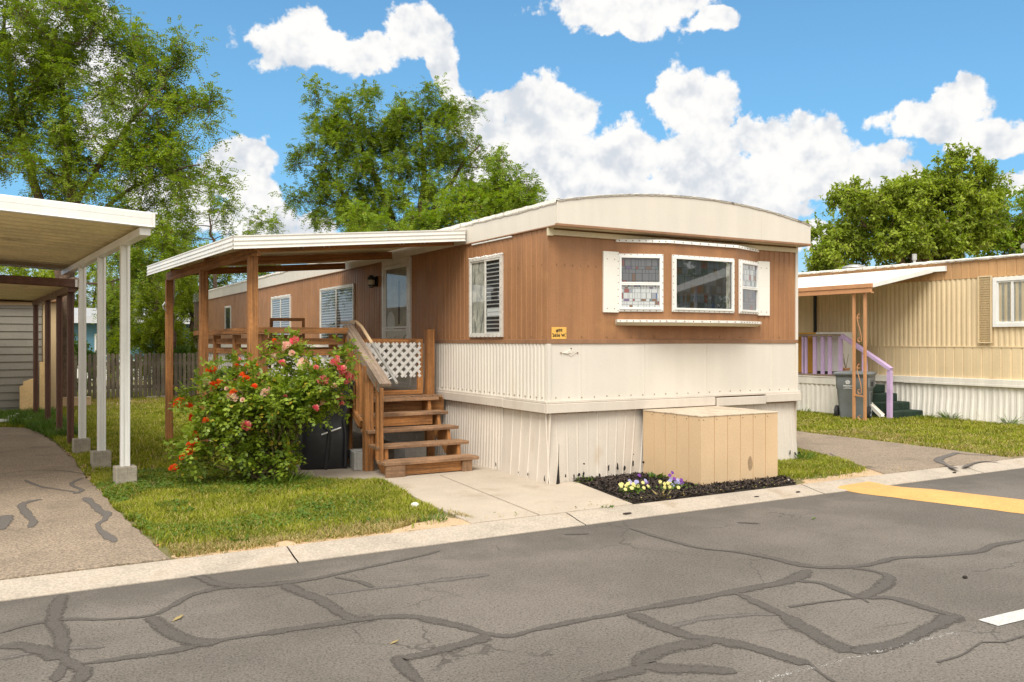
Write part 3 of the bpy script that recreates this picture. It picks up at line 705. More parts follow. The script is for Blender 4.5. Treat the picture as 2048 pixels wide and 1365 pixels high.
LAWN = [(.93, 6.25), (3.2, 6.3), (3.22, 7.3), (3.38, 8.62), (2.85, 8.95), (2.6, 9.2), (2.5, 9.5), (2.45, 10.5), (.7, 10.5), (.72, 9.2), (.80, 8.0), (.86, 7.1)]
def edge_keep(x, y):                                    # thin out towards the kerb, in drifts
    e = np.clip((y - 6.38 - .38 * vnoise(x, y, 3.2, 3) + .1 * (x < 2)) / .25, 0, 1)
    c = np.clip((3.30 - x + .25 * (y - 7)) / .22, .1, 1)
    bare = 1 - .85 * ((x < 1.3) & (y > 9.2) & (y < 9.9) & (vnoise(x, y, 4, 8) > .42))
    return (.04 + .96 * e) * c * bare * (.55 + .45 * (vnoise(x, y, 5, 9) > .3))
LAWN = wob(LAWN, .05, .035, 77)
grass('grass', 'green lawn between the left driveway and the walkway', LAWN, 85000, .045, .0065, M['grass'], edge_keep, 21, .9)
grass('dry_grass', 'dry straw grass along the lawn edge by the kerb', [(.95, 6.2), (3.3, 6.2), (3.3, 7.1), (2.8, 6.75), (2.0, 6.65), (.95, 6.7)], 14000, .035, .006, M['drygrass'],
      lambda x, y: np.clip(1.15 - (y - 6.3) / .38, 0, 1) * (vnoise(x, y, 3.5, 31) > .36) * np.clip((y - 6.2) / .12, .12, 1), 22, 1.2)
BACK = [(.66, 10.4), (2.45, 10.4), (2.45, 13.5), (4.7, 14), (4.7, 27), (-.2, 27), (.4, 21), (.55, 20.2), (-.4, 19.9), (-.4, 17.3), (.25, 16.8), (.5, 14.6), (.64, 12.2)]
grass('grass', 'green back lawn running from the carport posts to the picket fence', BACK, 75000, .06, .013, M['grass'],
      lambda x, y: np.where(y > 21.2 + .8 * vnoise(x, y, .9, 5), .25, 1) * (.6 + .4 * (vnoise(x, y, 3, 6) > .3)), 23, .9)
grass('dry_grass', 'pale dry grass in front of the picket fence', [(1, 20), (4.6, 20), (4.6, 24), (1, 24)], 9000, .05, .014, M['drygrass'], lambda x, y: (vnoise(x, y, 1.5, 41) > .45) * .8, 24, 1.1)
grass('tall_grass', 'longer rough grass at the foot of the brown carport posts', [(.2, 16.6), (.72, 13.2), (.95, 13.3), (.8, 16), (.7, 19.8), (-.4, 19.8), (-.2, 17.6)], 6500, .17, .014, M['weed'], lambda x, y: vnoise(x, y, 2, 7) > .3, 25, 1.0)
PATCH = [(7.08, 6.5), (7.2, 6.28), (8.3, 6.3), (8.9, 7.2), (9.22, 8.2), (9.3, 12), (8.44, 12), (8.44, 7.5), (7.06, 7.5)]
PATCH = wob(PATCH, .06, .04, 78)
grass('grass', 'small bright lawn patch between the tan box and the right driveway', PATCH, 42000, .05, .007, M['grass'],
      lambda x, y: np.clip((y - 6.3 - .25 * vnoise(x, y, 3, 2)) / .2, .03, 1), 26, .9)
NL = [(10.9, 6.3), (15.3, 6.3), (15.3, 16), (11.2, 16), (11.05, 9.6), (11.0, 7.6)]
grass('grass', "lawn strip in front of the neighbour's cream home", NL, 80000, .05, .012, M['grass'],
      lambda x, y: np.clip(1.15 - .9 * vnoise(x, y, .8, 14) * np.clip((12.8 - x) / 2, 0, 1), .15, 1) * np.clip((y - 6.3) / .4, .1, 1), 27, .9)
grass('dry_grass', "yellowed grass on the neighbour's lawn by the right driveway", NL, 24000, .04, .012, M['drygrass'],
      lambda x, y: (vnoise(x, y, 1.3, 51) > .38) * np.clip((13.4 - x) / 1.8, .05, 1), 28, 1.2)
# low clover leaves through the near lawn
def clover(name, label, poly, n, size, material, keep, seed):
    r = np.random.default_rng(seed); P = np.array(poly); lo = P.min(0); hi = P.max(0)
    x = r.uniform(lo[0], hi[0], n * 3); y = r.uniform(lo[1], hi[1], n * 3); k = inside(poly, x, y) & (r.random(n * 3) < keep(x, y))
    x, y = x[k][:n], y[k][:n]; n = len(x); z = r.uniform(.012, .05, n)
    c = np.stack([x, y, z], 1); nr = unit(np.stack([r.normal(0, .45, n), r.normal(0, .45, n), np.ones(n)], 1)); a = r.uniform(0, 6.28, n)
    u = unit(np.cross(nr, np.stack([np.cos(a), np.sin(a), np.zeros(n)], 1))); v = np.cross(nr, u); s = (size * r.uniform(.5, 1.3, n))[:, None]
    q = np.stack([c - u * s, c + v * s * .7, c + u * s, c - v * s * .7], 1)
    return tag(link(name, quads_np(name, q), material), label, 'ground cover', kind='stuff')
clover('clover', 'low clover leaves through the lawn by the left driveway', LAWN, 16000, .013, M['weed'], lambda x, y: (vnoise(x, y, 1.6, 61) > .5) * np.clip((y - 6.6) / .4, 0, 1) * np.clip(1.5 - .45 * x, .15, 1), 62)
clover('fallen_leaves', 'small fallen leaf scraps along the kerb edge', [(.9, 6.15), (9, 6.15), (9, 6.3), (.9, 6.3)], 500, .008, M['drygrass'], lambda x, y: .6 + 0 * x, 63)
# mulch chips
r = np.random.default_rng(77); n = 9000
x = r.uniform(4.8, 7.2, n * 2); y = r.uniform(6.17, 7.5, n * 2); k = inside(MULCH, x, y); k |= (r.random(n * 2) < .012) & (y < 6.24)
x, y = x[k], y[k]; n = len(x)
c = np.stack([x, y, .012 + r.uniform(0, .03, n)], 1); nr = unit(np.stack([r.normal(0, .5, n), r.normal(0, .5, n), np.ones(n)], 1)); a = r.uniform(0, 6.28, n)
u = unit(np.cross(nr, np.stack([np.cos(a), np.sin(a), np.zeros(n)], 1))); v = np.cross(nr, u); s = r.uniform(.008, .024, n)[:, None]
tag(link('mulch', quads_np('mulch', np.stack([c - u * s - v * s * .3, c + u * s - v * s * .35, c + u * s * 1.1 + v * s * .3, c - u * s + v * s * .25], 1)), M['mulch']), 'dark bark mulch around the tan box', 'mulch', kind='stuff')
# ------------------------------------------------------------------ the brown and cream mobile home
HX0, HX1, HY0, HY1 = 4.76, 8.42, 7.48, 27.75
def ribs(a0, a1, pitch, top, slope, depth, jit=0.0):     # (along, out) profile: raised flats with narrow grooves
    out = [(a0, 0)]; a = a0 + .01; r = random.Random(4)
    while a + pitch < a1:
        p = pitch * (1 + r.uniform(-jit, jit))
        g = p - top - 2 * slope
        out += [(a, 0), (a + slope, depth), (a + slope + top, depth), (a + 2 * slope + top, 0)]
        a += p
    out.append((a1, 0)); return out
def wall_x(name, x, y0, y1, z0, z1, prof, material, parent, shear=None):   # faces -X
    b = MB(); b.sheet([Vector((x - d, s, 0)) for s, d in prof], (0, 0, z0), (0, 0, z1)); return b.build(name, material, parent)
home = thing('mobile_home', 'long brown and cream mobile home with a bay window and arched front roof', 'mobile home', (HX0, HY0, 0))
MB().box(HX0 + .02, HY0 + .02, .72, HX1 - .02, HY1 - .02, 2.66).build('wall', M['brown_trim'], home)
MB().box(HX0 + .2, HY0 + .2, -.1, HX1 - .1, HY1 - .1, .719).build('underfloor', M['dark'], home)
# upper siding
b = MB(); b.sheet([Vector((HX0 - d, s, 0)) for s, d in ribs(HY0, HY1, .105, .07, .008, .006)], (0, 0, 1.47), (0, 0, 2.66))
b.sheet([Vector((HX0 - .002, HY0, 0)), Vector((HX0 - .002, HY0 - .004, 0)), Vector((HX0 + .03, HY0 - .004, 0))], (0, 0, 1.47), (0, 0, 2.66))
pr = ribs(HX0, 7.75, .098, .085, .003, .0013) + ribs(7.76, HX1, .085, .045, .012, .010)
b.sheet([Vector((s, HY0 - d, 0)) for s, d in pr], (0, 0, 1.47), (0, 0, 2.66))
b.sheet([Vector((HX1, s, 0)) for s in (HY0, HY1)], (0, 0, 1.47), (0, 0, 2.66)); b.sheet([Vector((s, HY1, 0)) for s in (HX0, HX1)], (0, 0, 1.47), (0, 0, 2.66))
UPS = b.build('upper_siding', M['brown'], home)
b = MB()
b.box(HX0 - .016, HY0 - .016, 1.452, HX1 + .012, HY0 + .01, 1.497); b.box(HX0 - .016, HY0 + .0101, 1.452, HX0 + .01, HY1, 1.497)
b.build('belt_trim', M['brown_trim'], home, bevel=.003)
# lower siding, cream: ribbed along the side, flat panels with seams on the front
b = MB(); b.sheet([Vector((HX0 - d, s, 0)) for s, d in ribs(HY0, HY1, .074, .028, .013, .011)], (0, 0, .85), (0, 0, 1.453))
seams = [5.165, 6.02, 6.93, 8.0]
pr = [(HX0, 0)]
for sX in seams: pr += [(sX - .012, 0), (sX - .009, .003), (sX - .003, .003), (sX - .0025, -.004), (sX + .0025, -.004), (sX + .003, 0)]
pr.append((HX1, 0)); b.sheet([Vector((s, HY0 - .003 - d, 0)) for s, d in pr], (0, 0, .85), (0, 0, 1.453))
b.sheet([Vector((HX1, s, 0)) for s in (HY0, HY1)], (0, 0, .85), (0, 0, 1.453)); b.sheet([Vector((s, HY1, 0)) for s in (HX0, HX1)], (0, 0, .85), (0, 0, 1.453))
LOS = b.build('lower_siding', M['cream'], home)
b = MB()
b.box(HX0 - .02, HY0 - .02, 1.452 - .6, HX0 + .02, HY0 - .001, 1.4519); b.build('corner_trim', M['cream'], home); b = MB(); b.box(HX1 - .03, HY0 - .014, .85, HX1 + .012, HY0 + .03, 2.66)
b.build('corner_trim', M['cream'], home)
# belt board over the skirting (a stepped extrusion, three lengths on the front)
b = MB()
def belt(p0, p1, out, z0, z1):
    b.bar(p0 + Vector((0, 0, (z0 + z1) / 2)), p1 + Vector((0, 0, (z0 + z1) / 2)), out, z1 - z0)
for (xa, xb, dz) in ((HX0 - .05, 7.02, 0), (7.05, 7.84, -.012), (7.845, HX1 + .03, .004)):
    belt(Vector((xa, HY0 - .03, dz)), Vector((xb, HY0 - .03, dz)), .042, .735, .832)
belt(Vector((HX0 - .05, HY0 - .022, 0)), Vector((HX1 + .03, HY0 - .022, 0)), .03, .834, .862)
for (ya, yb, dz) in ((HY0 - .008, 8.35, 0), (8.355, HY1, .004)): belt(Vector((HX0 - .03, ya, dz)), Vector((HX0 - .03, yb, dz)), .042, .735, .832)
belt(Vector((HX0 - .022, HY0 - .006, 0)), Vector((HX0 - .022, HY1, 0)), .03, .834, .862)
b.build('belt_board', M['cream_skirt'], home, bevel=.005)
# skirting: wide ribs near the corner, close ribs further back; the front leans near the tan box
b = MB()
def skirt_front(x0, x1):
    a = x0; r = random.Random(3); V = []
    prof = []
    while a < x1:
        prof += [(a, 0), (a + .007, .006), (a + .015, .006), (a + .022, 0), (a + .07, .001)]; a += .128
    prof.append((x1, 0)); rows = 7; i = len(b.v)
    for k in range(rows):
        t = k / (rows - 1); z = -.03 + .77 * t
        for s, d in prof:
            ln = -.10 * (1 - t) * max(0, min(1, (s - 5.2) / .7)) * (s < 6.3)
            bow = .018 * math.sin(s * 7.1) * (1 - t) + .012 * math.sin(s * 3.3 + 2 * t)
            b.v.append((s + ln, HY0 + .03 - .05 * (1 - t) - d - bow, z))
    n = len(prof)
    for k in range(rows - 1):
        for q in range(n - 1):
            e = i + k * n + q; b.face((e, e + 1, e + n + 1, e + n))
skirt_front(HX0 - .012, HX1)
def skirt_side(y0, y1, pitch, top, slope, depth, lean):
    prof = ribs(y0, y1, pitch, top, slope, depth); i = len(b.v); n = len(prof); rows = 5
    for k in range(rows):
        t = k / (rows - 1); z = -.03 + .77 * t
        for s, d in prof: b.v.append((HX0 + .025 - lean * (1 - t) - d - .008 * math.sin(s * 5) * (1 - t), s, z))
    for k in range(rows - 1):
        for q in range(n - 1):
            e = i + k * n + q; b.face((e, e + 1, e + n + 1, e + n))
skirt_side(HY0 - .02, 8.45, .19, .012, .006, .007, .045); skirt_side(8.46, HY1, .066, .022, .012, .012, .02)
b.sheet([Vector((HX1, s, 0)) for s in (HY0, HY1)], (0, 0, -.1), (0, 0, .74))
b.build('skirting', M['cream_skirt'], home)
b = MB(); r = random.Random(12)
for (px, py, w, h) in ((992, 929, 3, 9), (1056, 949, 3, 7), (1089, 958, 3, 12), (1131, 952, 3, 8), (1148, 953, 3, 7), (1158, 950, 7, 7), (1167, 949, 4, 14), (1168, 928, 4, 4), (1183, 954, 2, 6), (1199, 951, 3, 10), (1217, 936, 3, 13), (1235, 934, 4, 17), (1249, 937, 5, 9), (1266, 927, 3, 13), (1288, 925, 8, 6), (1267, 909, 2, 3), (1284, 946, 3, 5), (1580, 905, 3, 12), (1590, 908, 3, 8), (1598, 906, 5, 5), (1037, 945, 2, 4)):
    if px > 1100:
        d = ray(px, py); t = (HY0 - .055) / d.y; c = Vector((0, 0, H_)) + d * t; ax = Vector((1, 0, 0)); nrm = Vector((0, -1, 0))
    else:
        d = ray(px, py); t = (HX0 - .040) / d.x; c = Vector((0, 0, H_)) + d * t; ax = Vector((0, 1, 0)); nrm = Vector((-1, 0, 0))
    k = t * math.sqrt(1) / F_; pts = []
    for q in range(11):
        a = q / 11 * 6.283; rr = r.uniform(.55, 1.2)
        pts.append(c + ax * math.cos(a) * w * k * .62 * rr + Vector((0, 0, 1)) * math.sin(a) * h * k * .5 * rr)
    b.prism(pts, nrm * .004); b.build('rust_hole', M['rust'], home); b = MB()
b.prism([(4.80, 7.395, 0.0), (4.845, 7.395, .02), (4.838, 7.405, .22), (4.848, 7.412, .42), (4.83, 7.405, .2)], (0, -.004, 0))
b.build('corner_split', M['rust'], home)
# roof: shallow arch, fascia band, ragged white roof coat along the edge
def arch(x): return 2.893 + .183 * max(0, 1 - ((x - 6.59) / 1.85) ** 2)
b = MB(); ax = [4.735 + 3.71 * k / 28 for k in range(29)]
for k in range(28):
    xa, xb = ax[k], ax[k + 1]
b.sheet([Vector((x, 0, arch(x) + .012)) for x in ax], (0, HY0 - .215, 0), (0, HY1 + .05, 0))
b.build('roof', M['roofcoat'], home, smooth=True)
b = MB()
b.prism([(x, HY0 - .2, arch(x)) for x in [4.74 + 3.70 * k / 28 for k in range(29)]] + [(8.44, HY0 - .2, 2.672), (4.74, HY0 - .2, 2.672)], (0, .02, 0))
b.box(4.735, HY0 - .179, 2.66, 4.757, HY1 + .03, 2.893); b.box(8.425, HY0 - .179, 2.66, 8.445, HY1 + .03, 2.893)
b.box(4.74, HY1 + .0301, 2.66, 8.44, HY1 + .05, 2.893)
for q in range(30): b.box(4.7325, HY0 + .3 + q * .68, 2.662, 4.7349, HY0 + .306 + q * .68, 2.89)
b.box(4.736, HY0 - .2035, 2.68, 4.75, HY0 - .2001, 2.89).box(7.60, HY0 - .2025, 2.68, 7.605, HY0 - .2001, 3.01)
b.build('fascia', M['cream'], home)
b = MB(); b.box(4.73, HY0 - .204, 2.645, 8.45, HY0 - .17, 2.6719).box(4.73, HY0 - .1699, 2.645, 4.754, HY1, 2.6599).box(8.426, HY0 - .1699, 2.645, 8.45, HY1, 2.6599)
b.build('drip_edge', M['brown_trim'], home, bevel=.003)
b = MB(); b.box(4.755, HY0 - .1695, 2.648, 8.425, HY0 + .03, 2.658); b.box(4.745, HY0 - .035, 2.575, 8.40, HY0 - .011, 2.628); b.box(4.735, HY0 - .04, 2.565, 4.80, HY0 - .0101, 2.655)
b.build('soffit', M['soffit'], home)
b = MB(); r = random.Random(9); pr = []
for side in (0,):
    y = HY0 - .2
    pa = []
    while y < HY1: pa.append(y); y += .06
    i = len(b.v); w1 = 0
    for y in pa:
        w1 = .7 * w1 + r.uniform(-.006, .006)
        b.v += [(4.728, y, 2.872 + w1 + r.uniform(-.004, .004)), (4.722, y, 2.885 + w1 * .5), (4.732, y, 2.918 + r.uniform(-.004, .006)), (4.80, y, 2.932 + r.uniform(-.004, .004))]
    for k in range(len(pa) - 1):
        for q in range(3): e = i + 4 * k + q; b.face((e, e + 1, e + 5, e + 4))
i = len(b.v); xs_ = [4.735 + 3.71 * k / 90 for k in range(91)]
for x in xs_:
    j = r.uniform(-.004, .004)
    b.v += [(x, HY0 - .208, arch(x) - .006 + j), (x, HY0 - .214, arch(x) + .006 + j * .5), (x, HY0 - .2, arch(x) + .016 + j)]
for k in range(90):
    for q in range(2): e = i + 3 * k + q; b.face((e, e + 1, e + 4, e + 3))
b.build('roof_edge', M['roofcoat'], home)
MB().tube([(4.742, 9.15, 2.632), (4.742, 8.2, 2.632)], .010, 8).build('gutter_strip', M['white'], home)
# rusty screw heads along the bottom of the siding
b = MB(); b2 = MB(); r = random.Random(2)
for k in range(22):
    x = HX0 + .09 + k * .163
    b.lathe((x, HY0 - .004, .888 + r.uniform(-.004, .004)), [(.0065, 0), (.0065, -.004), (.003, -.006)], 6, 'y')
    if k % 2 == 0: b2.lathe((x, HY0 - .004, 1.525), [(.006, 0), (.006, -.005), (.003, -.007)], 6, 'y')
for k in range(9): b2.lathe((HX0 + .1 + k * .1 + (2.6 if k > 5 else 0), HY0 - .004, 2.275), [(.006, 0), (.006, -.005), (.003, -.007)], 6, 'y')
for k in range(22):
    y = HY0 + .1 + k * .115
    b.lathe((HX0 - .010, y, .888), [(.0075, 0), (.0075, -.006), (.003, -.009)], 6, 'x')
    if k % 2 == 0: b2.lathe((HX0 - .006, y, 1.53), [(.006, 0), (.006, -.004), (.003, -.006)], 6, 'x')
for k in range(6): b2.lathe((HX0 - .006, 7.6 + k * .16, 2.28), [(.006, 0), (.006, -.004), (.003, -.006)], 6, 'x')
into(b, LOS, M['screwhead']); into(b2, UPS, M['screwhead'])
# cast emblem on the front
b = MB(); ex, ez = 5.035, 1.36
for k, (dx, dz, w, h) in enumerate(((0, 0, .075, .045), (.0, .012, .04, .032), (-.055, -.004, .05, .012))):
    b.prism([(ex + dx - w, HY0 - .003, ez + dz), (ex + dx - w * .35, HY0 - .003, ez + dz - h * .55), (ex + dx, HY0 - .003, ez + dz - h), (ex + dx + w * .6, HY0 - .003, ez + dz - h * .45), (ex + dx + w, HY0 - .003, ez + dz),
             (ex + dx + w * .5, HY0 - .003, ez + dz + h * .5), (ex + dx, HY0 - .003, ez + dz + h), (ex + dx - w * .5, HY0 - .003, ez + dz + h * .4)], (0, -.006 - .004 * k, 0))
EMB = b.build('emblem', M['cream'], home, bevel=.003)
b = MB()
for dx, dz in ((-.125, -.004), (0, .042), (.083, -.004)): b.lathe((ex + dx, HY0 - .006, ez + dz), [(.008, 0), (.008, -.012), (.003, -.014)], 8, 'y')
into(b, EMB, M['screwhead'])

# ---- windows. A window lives on a facet: origin o, along a, up z, outward n
def frame_bars(b, o, a, n, s0, s1, z0, z1, w, d0, d1):
    up = Vector((0, 0, 1))
    def bx(sa, sb, za, zb):
        p = [o + a * sa + n * d0 + up * za, o + a * sb + n * d0 + up * za, o + a * sb + n * d1 + up * za, o + a * sa + n * d1 + up * za]
        b.hexa(p + [q + up * (zb - za) for q in p])
    bx(s0, s1, z0, z0 + w); bx(s0, s1, z1 - w, z1); bx(s0, s0 + w, z0 + w, z1 - w); bx(s1 - w, s1, z0 + w, z1 - w)
    return bx
def facet_quad(o, a, n, s0, s1, z0, z1, d, k=1.0):
    p = [o + a * s0 + n * d + Vector((0, 0, z0)), o + a * s1 + n * d + Vector((0, 0, z0)), o + a * s1 + n * d + Vector((0, 0, z1)), o + a * s0 + n * d + Vector((0, 0, z1))]
    return p, [(s0 * k, z0 * k), (s1 * k, z0 * k), (s1 * k, z1 * k), (s0 * k, z1 * k)]
def screws(b, o, a, n, s0, s1, z0, z1, d, step=.075):
    pts = []
    m = max(2, int((s1 - s0) / step)); pts += [(s0 + (s1 - s0) * k / m, z) for k in range(m + 1) for z in (z0, z1)]
    m = max(2, int((z1 - z0) / step)); pts += [(s, z0 + (z1 - z0) * k / m) for k in range(1, m) for s in (s0, s1)]
    for s, z in pts:
        c = o + a * s + n * d + Vector((0, 0, z)); u = a * .0045; v = Vector((0, 0, .0045))
        b.prism([c - u - v, c + u - v, c + u + v, c - u + v], n * .003)
AX_, NX_ = Vector((0, 1, 0)), Vector((-1, 0, 0))
def side_window(parent, ya, yb, z0, z1, kind, caulk=False, name='window', o=None, a=AX_, n=NX_, d=.012):
    o = o or Vector((HX0, 0, 0))
    b = MB(); bx = frame_bars(b, o, a, n, ya, yb, z0, z1, .030, d - .006, d + .024)
    if kind != 'slit': bx = None; frame_bars(b, o, a, n, ya + .031, (ya + yb) / 2 + .012, z0 + .031, z1 - .031, .02, d + .004, d + .020); frame_bars(b, o, a, n, (ya + yb) / 2 - .0119, yb - .031, z0 + .031, z1 - .031, .018, d + .002, d + .0151)
    win = b.build(name, M['alu'], parent, bevel=.002)
    b = MB(); screws(b, o, a, n, ya + .008, yb - .008, z0 + .008, z1 - .008, d + .024, .09); into(b, win, M['screwhead'])
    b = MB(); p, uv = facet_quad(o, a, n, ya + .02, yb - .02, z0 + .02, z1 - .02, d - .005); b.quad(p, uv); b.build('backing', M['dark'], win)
    b = MB(); zz = z0 + .05; mid = (ya + yb) / 2
    if kind != 'slit':
        while zz < z1 - .045:
            for (s0, s1) in (((ya + .05, mid - .006), (mid + .014, yb - .04)) if kind == 'both' else (((ya + .05, mid - .006),) if kind == 'near' else ((mid + .014, yb - .04),))):
                c0 = o + a * s0 + n * (d - .001) + Vector((0, 0, zz)); c1 = o + a * s1 + n * (d - .001) + Vector((0, 0, zz))
                dv = n * .004 + Vector((0, 0, .017 if kind == 'both' else .013)); b.quad([c0, c1, c1 + dv, c0 + dv])
            zz += .046
        b.build('blind', M['blind'], win)
        if kind == 'near':
            b = MB(); p, uv = facet_quad(o, a, n, mid + .01, yb - .05, z0 + .05, z1 - .05, d - .002); b.quad(p, uv); b.build('curtain', M['curtain'], win)
            b = MB(); 
            for (s0, s1) in ((ya + .06, mid - .02),):
                p, uv = facet_quad(o, a, n, s0, s1, z0 + .24, z0 + .33, d - .0005); b.quad(p, uv)
            b.build('curtain_rail', M['white'], win)
    b = MB(); p, uv = facet_quad(o, a, n, ya + .03, yb - .03, z0 + .03, z1 - .03, d + .009); b.quad(p, uv); b.build('pane', M['glass'], win)
    if caulk:
        r = random.Random(5); b = MB()
        pts = [o + a * (ya - .012 + (yb - ya + .024) * k / 40) + n * (d + .012) + Vector((0, 0, z1 + r.uniform(.001, .012))) for k in range(41)]
        b.tube(pts, [r.uniform(.007, .014) for _ in pts], 6); b.build('caulk', M['white'], win)
    return win
side_window(home, 8.407, 9.201, 1.525, 2.455, 'near', True)
side_window(home, 13.28, 15.05, 1.46, 2.41, 'both')
side_window(home, 16.98, 18.44, 1.55, 2.395, 'both', True)
side_window(home, 22.42, 23.1, 1.75, 2.36, 'slit', True)
# door: storm door in an aluminium frame
DO = Vector((HX0, 0, 0)); dz0, dz1 = .82, 2.655
b = MB(); frame_bars(b, DO, AX_, NX_, 10.99, 12.03, dz0, dz1, .075, .004, .040); door = b.build('door', M['alu'], home, bevel=.004)
b = MB(); frame_bars(b, DO, AX_, NX_, 11.066, 11.954, dz0 + .01, dz1 - .076, .055, .006, .03)
p0 = DO + AX_ * 11.121; bxx = frame_bars(b, DO, AX_, NX_, 11.1211, 11.8989, 1.62, 1.69, .03, .008, .028)
b.build('door_frame', M['alu'], door, bevel=.003)
b = MB(); p, uv = facet_quad(DO, AX_, NX_, 11.121, 11.899, dz0 + .06, 1.63, .016); b.quad(p, uv)
for k in range(24):                                      # scalloped trim across the top of the kick panel
    s = 11.17 + .68 * k / 24; s2 = 11.17 + .68 * (k + 1) / 24
    f = lambda q: 1.535 + .03 * math.cos((q - 11.51) * 18)
    b.bar(DO + AX_ * s + NX_ * .02 + Vector((0, 0, f(s))), DO + AX_ * s2 + NX_ * .02 + Vector((0, 0, f(s2))), .01, .02)
for s in (11.17, 11.85): b.bar(DO + AX_ * s + NX_ * .02 + Vector((0, 0, dz0 + .12)), DO + AX_ * s + NX_ * .02 + Vector((0, 0, 1.52)), .012, .018)
b.build('door_panel', M['door'], door)
b = MB(); p, uv = facet_quad(DO, AX_, NX_, 11.121, 11.899, 1.69, dz1 - .13, .008); b.quad(p, uv); b.build('inner_door', M['doorglass_back'], door)
b = MB(); p, uv = facet_quad(DO, AX_, NX_, 11.40, 11.47, 1.72, 2.34, .0095); b.quad(p, uv); b.build('inner_door_slot', M['dark'], door)
b = MB(); b.lathe(DO + AX_ * 11.73 + NX_ * .012 + Vector((0, 0, 1.76)), [(.15, 0), (.15, -.003)], 20, 'x'); b.build('paper_notice', M['ply_white'], door)
b = MB(); p, uv = facet_quad(DO, AX_, NX_, 11.121, 11.899, 1.69, dz1 - .13, .02); b.quad(p, uv); b.build('pane', M['glass'], door)
b = MB(); b.lathe((HX0 - .03, 11.80, 1.33), [(.028, 0), (.028, -.01), (.012, -.015), (.012, -.035), (.03, -.05), (.03, -.07), (.012, -.078)], 14, 'x'); b.build('door_knob', M['steel'], door, smooth=True)
b = MB(); b.tube([(HX0 - .03, 11.93, 1.08), (HX0 - .07, 11.93, 1.1), (HX0 - .07, 11.93, 1.2), (HX0 - .03, 11.93, 1.22)], .008, 6); b.build('door_pull', M['steel'], door)
# porch light
b = MB(); b.box(HX0 - .03, 12.26, 2.31, HX0 - .005, 12.42, 2.46); b.lathe((HX0 - .085, 12.34, 2.29), [(.03, 0), (.055, .04), (.055, .13), (.07, .135), (.02, .19)], 12)
lt = b.build('porch_light', M['rubber'], home)
b = MB(); b.lathe((HX0 - .085, 12.34, 2.305), [(.04, 0), (.0562, .03), (.0562, .10), (.04, .11)], 12); b.build('lamp_glass', M['curtain'], lt)

# ---- bay window
PB = [Vector((5.62, HY0, 0)), Vector((6.18, HY0 - .21, 0)), Vector((7.185, HY0 - .21, 0)), Vector((7.745, HY0, 0))]
b = MB(); b.prism([p + Vector((0, 0, 1.66)) for p in PB], (0, 0, 2.548 - 1.66))
bay = b.build('bay_window', M['brown'], home)
facets = []
for k in range(3):
    a = (PB[k + 1] - PB[k]); L = a.length; a = a.normalized(); n = Vector((a.y, -a.x, 0)); facets.append((PB[k], a, n, L))
cuts = [(.015, .535), (.045, .965), (.065, .585)]
for k, ((o, a, n, L), (s0, s1)) in enumerate(zip(facets, cuts)):
    z0, z1 = (1.80, 2.425)
    b = MB(); frame_bars(b, o, a, n, s0, s1, z0, z1, .022, .002, .020)
    frame_bars(b, o, a, n, s0 + .0225, s1 - .0225, z0 + .0225, z1 - .0225, .022, .003, .034)
    if k != 1:
        frame_bars(b, o, a, n, s0 + .045, s1 - .045, 2.085, 2.118, .0155, .004, .03)
    fr = b.build('frame', M['white'], bay, bevel=.003)
    b = MB(); screws(b, o, a, n, s0 + .009, s1 - .009, z0 + .009, z1 - .009, .020, .07); into(b, fr, M['screwhead'])
    if k == 1:
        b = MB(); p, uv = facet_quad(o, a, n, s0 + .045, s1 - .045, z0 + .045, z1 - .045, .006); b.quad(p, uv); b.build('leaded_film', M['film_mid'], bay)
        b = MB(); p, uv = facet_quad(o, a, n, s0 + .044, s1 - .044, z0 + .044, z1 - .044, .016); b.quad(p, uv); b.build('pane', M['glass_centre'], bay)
        b = MB(); p, uv = facet_quad(o, a, n, s1 - .12, s1 - .06, z0 + .05, z1 - .05, .0085); b.quad(p, uv); b.build('curtain', M['curtain'], bay)
    else:
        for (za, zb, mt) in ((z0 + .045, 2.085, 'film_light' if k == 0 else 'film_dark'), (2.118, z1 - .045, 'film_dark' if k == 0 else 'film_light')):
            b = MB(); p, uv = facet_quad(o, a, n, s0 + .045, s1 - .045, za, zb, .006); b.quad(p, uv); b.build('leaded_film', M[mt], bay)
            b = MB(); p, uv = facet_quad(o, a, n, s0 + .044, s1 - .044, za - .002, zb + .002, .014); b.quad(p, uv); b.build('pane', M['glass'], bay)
def bay_strip(name, z0, z1, out, outb, material, ends=0.0):
    b = MB()
    top = []
    PBx = [PB[0] + Vector((-.0, 0, 0)), PB[1], PB[2], PB[3]]
    offs = [Vector((-.25, -.97, 0)), Vector((-.18, -.98, 0)), Vector((.18, -.98, 0)), Vector((.25, -.97, 0))]
    for k in range(3):
        p, q = PBx[k], PBx[k + 1]; po, qo = p + offs[k] * out, q + offs[k + 1] * out; pb, qb = p + offs[k] * outb, q + offs[k + 1] * outb
        b.hexa([pb + Vector((0, 0, z0)), qb + Vector((0, 0, z0)), q + Vector((0, .03, z0)), p + Vector((0, .03, z0)), po + Vector((0, 0, z1)), qo + Vector((0, 0, z1)), q + Vector((0, .03, z1)), p + Vector((0, .03, z1))])
    return b.build(name, material, bay, bevel=.002)
HDT = bay_strip('head_trim', 2.5485, 2.582, .022, .025, M['white'])
SIL = bay_strip('sill', 1.682, 1.712, .05, .055, M['alu'])
bay_strip('sill_underside', 1.648, 1.6815, .045, .0, M['soffit'])
